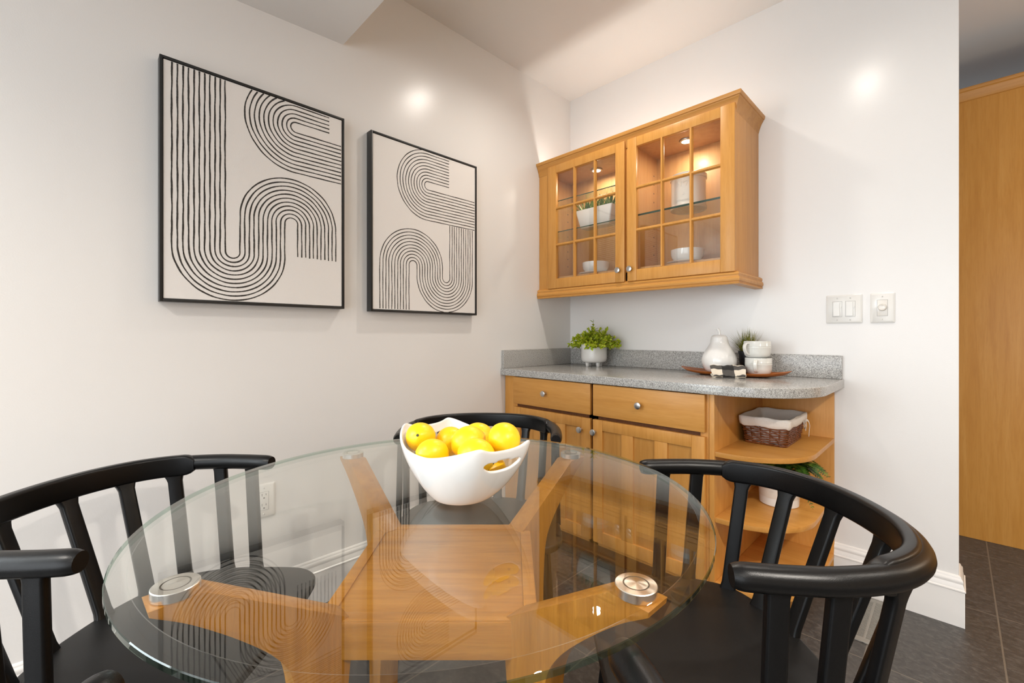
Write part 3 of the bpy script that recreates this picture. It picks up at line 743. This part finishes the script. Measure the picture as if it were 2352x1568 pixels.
lem = [(-.190, .958, .884, .0315), (-.138, .985, .872, .0310), (-.082, 1.000, .878, .0300), (-.020, .872, .897, .0315), (-.090, .905, .886, .0330),
       (-.158, .868, .868, .0290), (-.064, .838, .880, .0320), (-.118, .845, .838, .0280), (-.018, .880, .838, .0285), (-.100, .925, .822, .0290)]
P = [Vector(p[:3]) for p in lem]; Rr = [p[3] * 1.09 for p in lem]
def hold(i):
    """keep lemon i clear of the bowl's inner wall"""
    w = W(P[i].x, P[i].y) - BC; w.z = 0; r_, z_ = rim(math.atan2(w.y, w.x) - BROT); lim = 9
    for k in (-.9, -.7, -.5, -.25, 0, .25, .5, .7, .9):
        h = (P[i].z + k * Rr[i] - TOP - .010) / (z_ - .004)
        if h > 1: continue
        sw = max(h, 0) ** (1 / 1.2); lim = min(lim, .057 + (r_ - .057) * (1 - (1 - sw) ** 1.42) - .0075 - Rr[i] * math.sqrt(1 - k * k))
    if w.length > lim:
        q = BC + w.normalized() * max(lim, 0); P[i].x = (q - CAM).dot(RT); P[i].y = (q - CAM).dot(FW)
        if lim < .02: P[i].z += .0006
    P[i].z = max(P[i].z, TOP + .011 + Rr[i])
for it in range(900):                      # settle: push overlapping lemons apart
    for i in range(len(P)):
        for j in range(i):
            d = P[i] - P[j]; o = Rr[i] + Rr[j] + .0008 - d.length
            if o > 0: d = d.normalized() * o * .5; P[i] += d * .7; P[j] -= d * .7
        hold(i)
Rr = [p[3] for p in lem]
def lemon_mesh(r, seed):
    q = random.Random(seed); b = BM(); L = r * q.uniform(1.04, 1.13); pr = []
    for k in range(25):
        a = PI * k / 24; z = -math.cos(a) * L; rad = math.sin(a) ** .92 * r
        nip = .07 * r * (math.exp(-((k - 0) / 2.2) ** 2) + 1.1 * math.exp(-((24 - k) / 2.4) ** 2))
        pr.append((rad if 0 < k < 24 else 0, z + (nip if z > 0 else -nip)))
    lathe(b, pr, 36); ph = q.uniform(0, 6)
    for v in b.verts:
        a = math.atan2(v.co.y, v.co.x); v.co *= 1 + .012 * math.sin(3 * a + ph) + .010 * math.sin(2 * a + v.co.z * 60)
    return b, L
aim = [(.02, -.90, .30), (.6, -.1, .7), (-.95, .25, .1), (.25, -.75, -.45), (.75, .35, .35), (-.85, -.35, .1), (.85, -.35, -.25), (-.5, -.6, -.5), (-.15, -.8, .25), (.3, .4, .5), (.6, .5, .2), (-.5, .5, .3)]
LAB = ['lemon upright against the left rim of the bowl, green stem spot facing front',
       'lemon between the left upright lemon and the big middle one in the bowl',
       'lemon lying sideways at the back of the bowl, stem to the left',
       'lemon at the right of the bowl above the cut-out handle, stem spot low',
       'lemon in the middle of the bowl, leaning behind the front one',
       'small lemon low at the front left of the bowl, stem to the left',
       'big lemon at the front middle of the bowl, just behind the front rim',
       'lemon low at the front of the bowl, mostly hidden by the rim',
       'lemon seen through the right cut-out handle of the bowl']
for i, p in enumerate(P):
    b, L = lemon_mesh(Rr[i], i); o = build('lemon', b, 'lemon', None, smooth=180)
    dlat, ddep, dz = aim[i]; ax = (RT * dlat + FW * ddep + Vector((0, 0, dz))).normalized()
    o.rotation_mode = 'QUATERNION'; o.rotation_quaternion = Vector((0, 0, 1)).rotation_difference(ax)
    o.location = W(p.x, p.y, p.z)
    tag(o, LAB[i] if i < len(LAB) else 'lemon buried under all the others at the bottom of the white bowl', 'lemon', 'lemons in the white bowl')
    b = BM(); lathe(b, [(0, L * 1.06 + .0012), (.0026, L * 1.06 + .0008), (.0036, L * 1.06 - .002), (.0036, L - .004)], 12); build('stem', b, 'stem', o, smooth=60)

# ------------------------------------------------------------------ things on the worktop
WT = .9142
def leaf(b, p, d, n, L, w, fold=.25, mat=0):
    """a folded pointed leaf at p along d, face normal n"""
    d = d.normalized(); s = d.cross(n)
    if s.length < 1e-4: return
    s.normalize(); n = s.cross(d)
    A = b.verts.new(p); T = b.verts.new(p + d * L - n * L * .08)
    m1 = b.verts.new(p + d * L * .35); m2 = b.verts.new(p + d * L * .70 - n * L * .02)
    l1 = b.verts.new(p + d * L * .32 + s * w * .9 + n * w * fold); l2 = b.verts.new(p + d * L * .68 + s * w * .75 + n * w * fold)
    r1 = b.verts.new(p + d * L * .32 - s * w * .9 + n * w * fold); r2 = b.verts.new(p + d * L * .68 - s * w * .75 + n * w * fold)
    for f in ((A, m1, l1), (m1, m2, l2, l1), (m2, T, l2), (A, r1, m1), (m1, r1, r2, m2), (m2, r2, T)):
        q = b.faces.new(f); q.material_index = mat
plant = empty('potted_plant', (.283, -.128, WT)); tag(plant, 'bushy light-green plant in a footed grey-white pot, in the corner of the worktop', 'potted plant')
b = BM(); lathe(b, [(0, .024), (.060, .0245), (.070, .028), (.0765, .037), (.0788, .052), (.079, .126), (.0785, .1405), (.0770, .1410), (.0745, .1400), (.0740, .128), (0, .128)], 56)
for k in range(4):
    a = PI / 4 + k * PI / 2 + .35; lathe(b, [(.0085, 0), (.0100, .002), (.0120, .016), (.0135, .030), (0, .030)], 18, c=(.046 * math.cos(a), .046 * math.sin(a), 0))
build('pot', b, 'warm_white' if False else ceramic('footed_pot_glaze', (0.72, 0.71, 0.69, 1), 0.16), plant, smooth=40)
b = BM(); lathe(b, [(.0738, .127), (.05, .132), (0, .134)], 24); build('soil', b, 'soil', plant)
b = BM(); q = random.Random(11)
for k in range(150):
    az = q.uniform(0, 2 * PI); el = math.acos(q.uniform(.0, .97)); ln = q.uniform(.060, .112)
    if k == 0: az, el, ln = 2.2, .10, .140
    d = Vector((math.sin(el) * math.cos(az) * 1.25, math.sin(el) * math.sin(az), math.cos(el)))
    st = Vector((q.uniform(-.045, .045), q.uniform(-.045, .045), .130)); pts = []
    for u in range(8):
        f = u / 7; p = st + d * ln * f + Vector((0, 0, -.018 * f * f * math.sin(el)))
        p.y = min(p.y, .092); p.z = max(p.z, .122); pts.append(p)
    sweep(b, pts, lambda i, t: circ(.0011, 4), mat=1)
    for u in range(2, 8):
        for sgn in (1, -1):
            dd = (pts[u] - pts[u - 1]).normalized() if (pts[u] - pts[u - 1]).length > 1e-6 else d.normalized(); side = dd.cross(Vector((q.uniform(-1, 1), q.uniform(-1, 1), q.uniform(.2, 1))))
            if side.length < .1: continue
            side.normalize(); ld = dd * .75 + side * sgn * .85; L = q.uniform(.019, .031)
            if (pts[u] + ld.normalized() * L).y > .104: continue
            leaf(b, pts[u], ld, (dd + Vector((0, 0, .6))).normalized() + side * .1, L, L * .30)
    leaf(b, pts[-1], d, Vector((d.y, -d.x, .3)), .024 if pts[-1].y < .08 else .010, .007)
build('foliage', b, ['leaf', 'grass'], plant, smooth=60, recalc=False)

tray = empty('wooden_tray', (1.105, -.178, WT), .04); tag(tray, 'long brown leaf-shaped wooden tray under the pear and mugs on the worktop', 'tray')
b = BM(); N = 64; prof = [(0, .0095), (.55, .0098), (.86, .018), (.985, .0305), (1.0, .0312), (1.005, .0295), (.90, .0135), (.62, .0008), (0, .0006)]
R2 = []
for f, z in prof:
    ring = []
    for j in range(N):
        a = 2 * PI * j / N; ca, sa = math.cos(a), math.sin(a)
        x = .242 * math.copysign(abs(ca) ** .92, ca); y = .098 * math.copysign(abs(sa) ** 1.25, sa)
        ring.append((x * f, y * f, z * (1 if f < .8 else .60 + .52 * abs(ca) ** 4)))
    R2.append(ring)
for ring in range(len(R2)): R2[ring] = [b.verts.new(p) for p in R2[ring]] if prof[ring][0] > 0 else [b.verts.new((0, 0, prof[ring][1]))]
for a, c in zip(R2, R2[1:]):
    for j in range(N):
        k = (j + 1) % N
        if len(a) == 1: b.faces.new((a[0], c[j], c[k]))
        elif len(c) == 1: b.faces.new((a[j], a[k], c[0]))
        else: b.faces.new((a[j], a[k], c[k], c[j]))
build('dish', b, 'tray', tray, smooth=60)
TZ = WT + .0103
pear = empty('ceramic_pear', (1.046, -.182, TZ)); tag(pear, 'glossy white ceramic pear standing on the left of the wooden tray', 'ornament')
b = BM(); pp = spline([(.046, 0), (.066, .014), (.0785, .042), (.0775, .066), (.066, .090), (.0525, .110), (.0425, .127), (.0388, .142), (.0362, .153), (.028, .1615), (.014, .1640), (.0065, .1615)], 4)
lathe(b, [(0, .001)] + [(v.x, v.y * 1.12) for v in pp] + [(0, .179)], 56); build('body', b, 'white', pear, smooth=60)
b = BM(); sweep(b, [(0, 0, .177), (.002, -.001, .190), (.000, -.002, .203), (-.007, -.005, .213)], lambda i, t: circ((.0078, .0058, .0062, .0070)[i], 14), up=Vector((0, 1, 0))); build('stalk', b, 'white', pear, smooth=50)
def mug(loc, ang, label):
    o = empty('stacked_mug', loc, 0); tag(o, label, 'mug', 'cream mugs stacked on the tray')
    b = BM(); h = .078
    lathe(b, [(0, .004), (.036, .004), (.037, 0), (.0405, 0), (.049, .005), (.0565, .015), (.0590, .028), (.0595, .045), (.0605, .0475), (.0605, .0495), (.0595, .0505), (.0595, .0535), (.0605, .0545), (.0605, .0565), (.0595, .058), (.0598, h - .002), (.0590, h), (.0568, h), (.0560, h - .003), (.0555, .030), (.050, .015), (0, .010)], 56)
    for v in b.verts: v.co.x *= .93; v.co.y *= .93
    build('cup', b, M['mugglaze'], o, smooth=40)
    ca, sa = math.cos(ang), math.sin(ang); b = BM()
    pts = [Vector((ca * r, sa * r, z)) for r, z in ((.0525, .066), (.062, .0685), (.0725, .066), (.0795, .056), (.0790, .042), (.0725, .028), (.062, .019), (.0505, .0165))]
    sp = spline([tuple(p) for p in pts], 5); sd = Vector((-sa, ca, 0))
    sweep(b, sp, lambda i, t: rrect(.016, .0075, .0034, 3), up=lambda i: (Vector((ca, sa, 0)) * (sp[i].xy.length - .05) * 20 + Vector((0, 0, (sp[i].z - .043) * 20))).normalized())
    build('handle', b, M['mugglaze'], o, smooth=50)
    return o
M['mugglaze'] = ceramic('mug_glaze', (0.72, 0.72, 0.68, 1), 0.12)
def scr(l, f): v = RT * l + FW * f; return math.atan2(v.y, v.x)
mug((1.214, -.168, TZ), scr(-.62, -.78), 'lower cream mug of the two stacked on the right of the tray')
mug((1.210, -.170, TZ + .0762), scr(-.93, -.36), 'upper cream mug resting on another mug on the tray')
gp = empty('potted_grass', (1.142, -.082, TZ + .004)); tag(gp, 'spiky green grass in a small black pot between the pear and the mugs', 'potted plant')
b = BM(); lathe(b, [(0, 0), (.029, 0), (.031, .002), (.039, .088), (.0415, .089), (.0415, .100), (.039, .101), (.037, .093), (0, .093)], 36); build('pot', b, 'blackpot', gp, smooth=40)
b = BM(); q = random.Random(5)
for k in range(340):
    az = q.uniform(0, 2 * PI); el = q.uniform(.02, 1.25); L = q.uniform(.075, .135) * (1.0 - .04 * el); w = q.uniform(.0015, .0027)
    d = Vector((math.sin(el) * math.cos(az), math.sin(el) * math.sin(az), math.cos(el))); st = Vector((q.uniform(-.022, .022), q.uniform(-.022, .022), .092)); s = d.cross(Vector((0, 0, 1))); s = s.normalized() if s.length > .05 else Vector((1, 0, 0))
    prev = None
    for u in range(6):
        f = u / 5; p = st + d * L * f + Vector((0, 0, -.030 * math.sin(el) * f * f)); p.y = min(p.y, .056); p.z = max(p.z, .08)
        ww = w * (1 - f * .93); cur = (b.verts.new(p + s * ww), b.verts.new(p - s * ww))
        if prev: b.faces.new((prev[0], prev[1], cur[1], cur[0]))
        prev = cur
build('blades', b, 'grass', gp, smooth=60, recalc=False)
tw = empty('folded_towel', (1.128, -.300, WT), .42); tag(tw, 'folded black and cream checked towel hanging over the front of the tray', 'towel')
b = BM(); path = [(.098, .0515), (.070, .0500), (.045, .0470), (.027, .0425), (.010, .0330), (-.010, .0215), (-.030, .0165), (-.0375, .0140), (-.0385, .0110), (-.034, .0085), (-.020, .0090), (-.004, .0110), (.004, .0150), (.006, .0175), (.003, .0165), (-.012, .0125), (-.030, .0045), (-.036, .0035), (-.037, .0020), (-.030, .0010), (.010, .0010)]
sp = spline([(y, z, 0) for y, z in path], 3); NU = 26; top, bot = [], []
for i, p in enumerate(sp):
    ra, rb = [], []
    a = sp[max(0, i - 1)]; c = sp[min(len(sp) - 1, i + 1)]; tgt = (c - a).normalized(); nx = Vector((-tgt.y, tgt.x))
    for j in range(NU + 1):
        u = j / NU - .5; wv = .0016 * math.sin(u * 13 + i * .12) + .0012 * math.sin(u * 31 + 1.3); wid = .138 + .008 * math.sin(i * .21)
        y = p.x + .003 * math.sin(u * 9 + 1) - .010 * abs(u) * (1 if i < 20 else .2); z = max(.0006, p.y + wv * min(1, p.y / .012))
        ra.append(b.verts.new((u * wid, y + nx.x * .0011, z + nx.y * .0011 if True else z))); rb.append(b.verts.new((u * wid, y - nx.x * .0011, max(.0003, z - nx.y * .0011))))
    top.append(ra); bot.append(rb)
for i in range(len(sp) - 1):
    for j in range(NU):
        b.faces.new((top[i][j], top[i][j + 1], top[i + 1][j + 1], top[i + 1][j])); b.faces.new((bot[i][j], bot[i + 1][j], bot[i + 1][j + 1], bot[i][j + 1]))
    b.faces.new((top[i][0], top[i + 1][0], bot[i + 1][0], bot[i][0])); b.faces.new((top[i][NU], bot[i][NU], bot[i + 1][NU], top[i + 1][NU]))
build('cloth', b, 'towel', tw, smooth=60)

# ------------------------------------------------------------------ things inside the wall cabinet
def dish_bowl(x, y, ribbed, label):
    o = empty('small_bowl', (x, y, 1.4623 + .0165)); tag(o, label, 'bowl', 'white bowls in the wall cabinet')
    b = BM(); pr = [(0, .003), (.040, .003), (.041, 0), (.046, 0), (.050, .003), (.064, .012), (.0745, .026), (.0790, .044), (.0800, .066), (.0805, .072), (.0785, .073), (.0765, .070), (.0755, .045), (.070, .028), (.058, .014), (0, .010)]
    lathe(b, [(r, z * .86) for r, z in pr], 96)
    if ribbed:
        for v in b.verts:
            r = v.co.xy.length
            if r > .072 and .012 < v.co.z < .066: k = 1 + .014 * (math.sin(48 * math.atan2(v.co.y, v.co.x)) * math.sin(v.co.z * 900)); v.co.x *= k; v.co.y *= k
    build('vessel', b, 'white', o, smooth=50)
    p = empty('side_plate', (x, y, 1.4623)); tag(p, label.replace('bowl', 'plate under the bowl').replace('small ', 'flat '), 'plate', 'white plates in the wall cabinet')
    b = BM(); lathe(b, [(0, .002), (.052, .002), (.053, 0), (.058, 0), (.062, .003), (.090, .012), (.101, .0150), (.1020, .0165), (.1005, .0172), (.088, .0150), (.062, .0068), (0, .0060)], 64); build('disc', b, 'white', p, smooth=50)
dish_bowl(.327, -.172, True, 'small white bowl with dimpled texture behind the left glazed door')
dish_bowl(.885, -.172, False, 'small white plain banded bowl behind the right glazed door')
can = empty('canister', (.889, -.168, 1.7444)); tag(can, 'white ceramic canister with raised numbers on the right glass shelf', 'canister')
b = BM(); lathe(b, [(0, .003), (.074, .003), (.075, 0), (.086, 0), (.0875, .003), (.0875, .012), (.0855, .0165), (.0835, .019), (.0828, .024), (.0828, .146), (.0840, .150), (.0872, .152), (.0880, .155), (.0880, .161), (.0872, .1635), (.0860, .1645), (.0872, .1665), (.0880, .1690), (.0872, .1725), (.080, .1745), (0, .1755)], 72); build('body', b, 'warm_white', can, smooth=35)
def raised(txt, size, zc, a0, parent, R_=.0829):
    cu = bpy.data.curves.new('lettering', 'FONT'); cu.body = txt; cu.size = size; cu.extrude = .0009; cu.align_x = 'CENTER'; cu.resolution_u = 3
    tmp = bpy.data.objects.new('tmp_text', cu); COL.objects.link(tmp); dg = bpy.context.evaluated_depsgraph_get()
    me = bpy.data.meshes.new_from_object(tmp.evaluated_get(dg)); bpy.data.objects.remove(tmp)
    for v in me.vertices:
        a = a0 + v.co.x / R_; r = R_ + v.co.z + .0004; v.co = Vector((r * math.cos(a), r * math.sin(a), zc + v.co.y))
    me.name = 'lettering'; me.materials.append(M['warm_white']); return link('raised_lettering', me, parent)
FA = math.atan2(CAM.y + .168, CAM.x - .889)
raised('N\u00ba7', .038, .104, FA - .36, can); raised('ESTABLISHED', .0115, .032, FA - .30, can)
b = BM(); m = Matrix.Rotation(FA - .30, 4, 'Z') @ Matrix.Translation((.0830, 0, .066)) @ Matrix.Rotation(PI / 2, 4, 'Y')
lathe(b, [(0, .0016), (.0028, .0010), (.0042, -.001)], 14, mtx=m @ Matrix.Diagonal((2.2, 1, 1, 1))); build('raised_ornament', b, 'warm_white', can, smooth=50)
tr = empty('planter', (.364, -.205, 1.7424)); tag(tr, 'white rectangular planter with spiky succulents on the left glass shelf', 'potted plant')
b = BM(); L0, L1, D0, D1, H = .102, .127, .036, .052, .108
rg = []
for l, d, z, rr in ((L0 - .004, D0 - .004, 0, .006), (L0, D0, .004, .008), (L1, D1, H - .002, .008), (L1 - .001, D1 - .001, H, .008), (L1 - .006, D1 - .006, H, .006), (L1 - .008, D1 - .008, H - .014, .005)):
    rg.append([b.verts.new((x, y, z)) for x, y in rrect(2 * l, 2 * d, rr, 4)])
for a, c in zip(rg, rg[1:]):
    for j in range(len(a)): b.faces.new((a[j], a[(j + 1) % len(a)], c[(j + 1) % len(a)], c[j]))
b.faces.new(rg[0][::-1]); b.faces.new(rg[-1]); build('trough', b, 'white', tr, smooth=40)
b = BM(); q = random.Random(3)
for cx in (-.088, -.031, .03, .086):
    for k in range(26):
        az = q.uniform(0, 2 * PI); el = q.uniform(.12, 1.15); L = q.uniform(.075, .125); w = q.uniform(.0058, .0085)
        d = Vector((math.sin(el) * math.cos(az), math.sin(el) * math.sin(az) * .72, math.cos(el))); st = Vector((cx + .006 * math.cos(az), .006 * math.sin(az), H - .016))
        e = st + d * L; e.y = max(-.075, min(.07, e.y)); e.z = min(e.z, .186); pts = [st.lerp(e, f) + Vector((0, 0, -.012 * f * f * math.sin(el))) for f in (0, .35, .7, 1)]
        sweep(b, pts, lambda i, t: [(x, y * .45) for x, y in circ(w * (1, .9, .55, .06)[i], 6)])
build('succulents', b, 'aloe', tr, smooth=60)
b = BM(); box(b, (-L1 + .009, -D1 + .009, H - .024), (L1 - .009, D1 - .009, H - .013)); build('soil', b, 'soil', tr)

# ------------------------------------------------------------------ basket and fern on the open shelves
bk = empty('wicker_basket', (1.292, -.232, .6503), .0); tag(bk, 'dark wicker basket with white cloth liner on the top open shelf', 'basket')
BH, bx0, by0, bx1, by1 = .112, .076, .126, .092, .146
def rr_at(z, off=0.0, n=1):
    f = z / BH; l = bx0 + (bx1 - bx0) * f + off; d = by0 + (by1 - by0) * f + off; return l, d
def per(l, d, r=.018, m=10):
    """rounded rectangle walked at near-even steps"""
    pts = rrect(2 * l, 2 * d, r, 4); out = []
    for p, c in zip(pts, pts[1:] + pts[:1]):
        dd = math.dist(p, c); k = max(1, round(dd / .0065)); out += [(p[0] + (c[0] - p[0]) * j / k, p[1] + (c[1] - p[1]) * j / k) for j in range(k)]
    return out
b = BM(); rows = 9
for rI in range(rows):
    z = .006 + rI * .0094; l, d = rr_at(z); base_p = per(l, d); n = len(base_p); pts = []
    for j, (x, y) in enumerate(base_p):
        t = Vector((x, y)); nn = Vector((x / l ** 2, y / d ** 2)) if False else Vector((max(0, abs(x) - l + .02) * (1 if x > 0 else -1), max(0, abs(y) - d + .02) * (1 if y > 0 else -1)))
        nn = nn.normalized() if nn.length > 0 else Vector((1, 0)); o = .0028 * math.sin(j * 2 * PI / (n / round(n / 5.2)) + PI * rI)
        pts.append((x + nn.x * o, y + nn.y * o, z + .0007 * math.sin(j * .7 + rI)))
    sweep(b, pts, lambda i, t: circ(.0024, 6, .0037), closed=True)
for k in range(2):
    l, d = rr_at(.0, .002); bp = per(l, d); n = len(bp); sweep(b, [(x, y, .0035 + .0022 * math.sin(j * 2 * PI / (n / round(n / 6)) + PI * k)) for j, (x, y) in enumerate(bp)], lambda i, t: circ(.0030, 6), closed=True)
l, d = rr_at(0); bp = per(l, d); n = len(bp)
for j in range(0, n, 5):
    x, y = bp[j]; k = (bx1 / bx0); sweep(b, [(x * .985, y * .985, .002), (x * 1.135, y * 1.10, BH - .034)], lambda i, t: circ(.0023, 6), up=Vector((.3, 1, 0)))
prism(b, rrect(2 * bx0 - .006, 2 * by0 - .006, .015, 4), .0025, .006)
build('weave', b, 'wicker', bk, smooth=60)
b = BM(); rg = []; q = random.Random(9)
for z, off, am in ((.008, -.008, .001), (.05, -.007, .0015), (.095, -.007, .001), (BH + .001, -.004, .001), (BH + .0035, .001, .001), (BH, .0055, .0012), (BH - .010, .0070, .0016), (BH - .022, .0085, .0022), (BH - .033, .0075, .0026), (BH - .036, .0055, .002)):
    l, d = rr_at(min(z, BH), off); p = rrect(2 * l, 2 * d, .02, 6); P2 = []
    pts = []
    for a, c in zip(p, p[1:] + p[:1]):
        k = 10 if math.dist(a, c) > .03 else 1; pts += [(a[0] + (c[0] - a[0]) * j / k, a[1] + (c[1] - a[1]) * j / k) for j in range(k)]
    rg.append([b.verts.new((x * (1 + am * 6 * math.sin(j * 1.7 + z * 60)), y * (1 + am * 5 * math.sin(j * 1.3 + z * 40)), z + am * math.sin(j * .9 + off * 300) * 1.2)) for j, (x, y) in enumerate(pts)])
for a, c in zip(rg, rg[1:]):
    for j in range(len(a)): b.faces.new((a[j], a[(j + 1) % len(a)], c[(j + 1) % len(a)], c[j]))
b.faces.new(rg[0][::-1]); build('cloth_liner', b, 'liner', bk, smooth=70)
b = BM(); X0 = bx1 + .008; yk = .058; zk = BH - .030
for pts in ([(X0, yk, zk), (X0 + .010, yk - .010, zk + .006), (X0 + .014, yk - .022, zk - .014), (X0 + .006, yk - .012, zk - .022), (X0, yk, zk)],
            [(X0, yk, zk), (X0 + .012, yk + .012, zk + .008), (X0 + .018, yk + .020, zk - .012), (X0 + .016, yk + .022, zk - .040), (X0 + .015, yk + .020, zk - .062)],
            [(X0, yk, zk), (X0 + .008, yk - .004, zk - .012), (X0 + .010, yk - .010, zk - .034)]):
    sp = spline(pts, 6); sweep(b, sp, lambda i, t: rrect(.0085 * (1 + .25 * math.sin(t * 9)), .0022, .001, 2), up=Vector((1, .2, 0)))
build('tie', b, 'liner', bk, smooth=60)
fp = empty('potted_fern', (1.322, -.268, .3933)); tag(fp, 'green fern in a white two-tone pot on the middle open shelf', 'potted plant')
b = BM(); lathe(b, [(0, .001), (.070, 0), (.0735, .003), (.0745, .034)], 56, mat=0); lathe(b, [(.0745, .034), (.0752, .036), (.0765, .125), (.0755, .1265), (.0730, .1255), (.0725, .112), (0, .112)], 56, mat=1)
build('pot', b, [M['white'], M['warm_white']], fp, smooth=40)
b = BM(); q = random.Random(21)
fr = [(q.uniform(0, 2 * PI), q.uniform(.10, .17), q.uniform(.50, 1.0)) for k in range(30)] + [(-.28, .135, 2.0), (-.05, .14, 1.8), (-.45, .15, 1.3), (-.35, .20, .7), (-.2, .17, 1.0), (-2.3, .17, .7), (-1.2, .19, .9), (-.9, .21, .6), (-.5, .21, .5), (-1.6, .19, .7), (-2.0, .18, .5)]
for k, (az, ln, lean) in enumerate(fr):
    dx, dy = math.cos(az), math.sin(az); pts = []
    for u in range(15):
        f = u / 14; h = .112 + .115 * math.sin(min(1, f * 1.25) * PI * .5) * (1.15 - lean * .45) - .14 * lean * max(0, f - .4) ** 1.6
        r = ln * f; y = dy * r; x = dx * r
        pts.append(Vector((max(-.115, x), min(y, .235), min(h, .228))))
    sweep(b, pts, lambda i, t: circ(.0012 * (1 - .7 * t), 4))
    for u in range(2, 15):
        f = u / 14; tdir = (pts[u] - pts[u - 1]); 
        if tdir.length < 1e-5: continue
        tdir.normalize(); s = tdir.cross(Vector((0, 0, 1))); s = s.normalized() if s.length > .05 else Vector((dy, -dx, 0))
        L = .030 * math.sin(PI * (.12 + .88 * (1 - f))) + .004
        for sg in (1, -1):
            for sub in (0, .5):
                p = pts[u - 1].lerp(pts[u], sub); e = p + s * sg * L + tdir * L * .35
                if e.z > .234 or e.x < -.125: continue
                leaf(b, p, s * sg + tdir * .4, s.cross(tdir) * -1 + Vector((0, 0, .2)), L, L * .15, .1)
build('fronds', b, 'fern', fp, smooth=60, recalc=False)

# ------------------------------------------------------------------ light and camera
downlight(.648, -.790, CH, 'recessed ceiling light above the left part of the worktop', 15)
downlight(1.640, -.760, CH, 'recessed ceiling light above the open shelf unit', 9)
for x, y, e in ((.95, -3.3, 34), (2.7, -3.3, 30), (2.9, -2.0, 95)): downlight(x, y, LZ(y), 'added fill light recessed in the lower ceiling behind the camera', e)  # unseen downlights added as room fill, the strongest to lift the left wall
downlight(3.3, -.6, CH, 'added fill light recessed in the hallway ceiling beyond the wall end', 30)  # another unseen downlight, added to brighten the hallway
hp = empty('added_hall_lamp', (3.5, .45, 2.0)); tag(hp, 'globe pendant lamp added out of view to brighten the hallway', 'pendant lamp')  # invented lamp out of view, there to light the hall ceiling and pantry
b = BM(); lathe(b, [(0, -.09)] + [(.09 * math.sin(PI * k / 14), -.09 * math.cos(PI * k / 14)) for k in range(1, 14)] + [(.02, .092), (.02, .12), (0, .12)], 28); build('globe', b, 'led', hp, smooth=60)
b = BM(); lathe(b, [(.003, .12), (.003, .68), (.05, .685), (.05, .699), (0, .699)], 16); build('cord', b, 'frame', hp)
L = bpy.data.lights.new('hall_fill_glow', 'POINT'); L.shadow_soft_size = .1; L.energy = 26; L.color = (1, .86, .66)  # fill glow for the added hallway lamp
o = bpy.data.objects.new('hall_fill_glow', L); COL.objects.link(o); o.location = (3.5, .45, 1.86)
def daylight(name, loc, rot, sx, sy, e, col):
    L = bpy.data.lights.new(name, 'AREA'); L.shape = 'RECTANGLE'; L.size = sx; L.size_y = sy; L.energy = e; L.color = col
    o = bpy.data.objects.new(name, L); COL.objects.link(o); o.location = loc; o.rotation_euler = rot
daylight('window_daylight', (-.03, (WY0 + WY1) / 2, (WZ0 + WZ1) / 2), (0, -PI / 2, 0), WZ1 - WZ0, WY1 - WY0, 100, (.86, .95, 1))
daylight('rear_fill_light', ((DX0 + DX1) / 2, RY + .02, DZ1 / 2), (PI / 2, 0, 0), DX1 - DX0, DZ1, 70, (.96, .98, 1))  # fill for the foreground, placed in the added rear opening
b = BM(); box(b, Vector((.06, -.306, 2.1402 - Z)), Vector((1.10, -.294, 2.146 - Z)), .001); build('led_strip', b, 'led', cab)
L = bpy.data.lights.new('cabinet_top_strip', 'AREA'); L.shape = 'RECTANGLE'; L.size = 1.04; L.size_y = .012; L.energy = 3.6; L.color = (1, .95, .88)
o = bpy.data.objects.new('cabinet_top_strip', L); COL.objects.link(o); o.location = (.58, -.300, 2.149); o.rotation_euler = (PI, 0, 0)
w = bpy.data.worlds.new('sky'); SC.world = w; w.use_nodes = True
bg = w.node_tree.nodes['Background']; bg.inputs[0].default_value = (.75, .87, 1, 1); bg.inputs[1].default_value = 1.6

cam = bpy.data.cameras.new('camera'); cam.sensor_width = 36; cam.lens = 36 * 1009 / 2352; cam.shift_y = -15.5 / 2352; cam.clip_start = .02
co = bpy.data.objects.new('camera', cam); COL.objects.link(co); co.location = CAM; co.rotation_euler = (PI / 2, 0, YAW); SC.camera = co
vs = SC.view_settings; vs.view_transform = 'Standard'; vs.look = 'None'; vs.exposure = -0.34; vs.gamma = 1.0; vs.use_curve_mapping = False
SC.cycles.max_bounces = 14; SC.cycles.diffuse_bounces = 5; SC.cycles.glossy_bounces = 6; SC.cycles.transmission_bounces = 10; SC.cycles.transparent_max_bounces = 24
SC.cycles.sample_clamp_indirect = 6; SC.cycles.use_denoising = True; SC.cycles.blur_glossy = 0.3
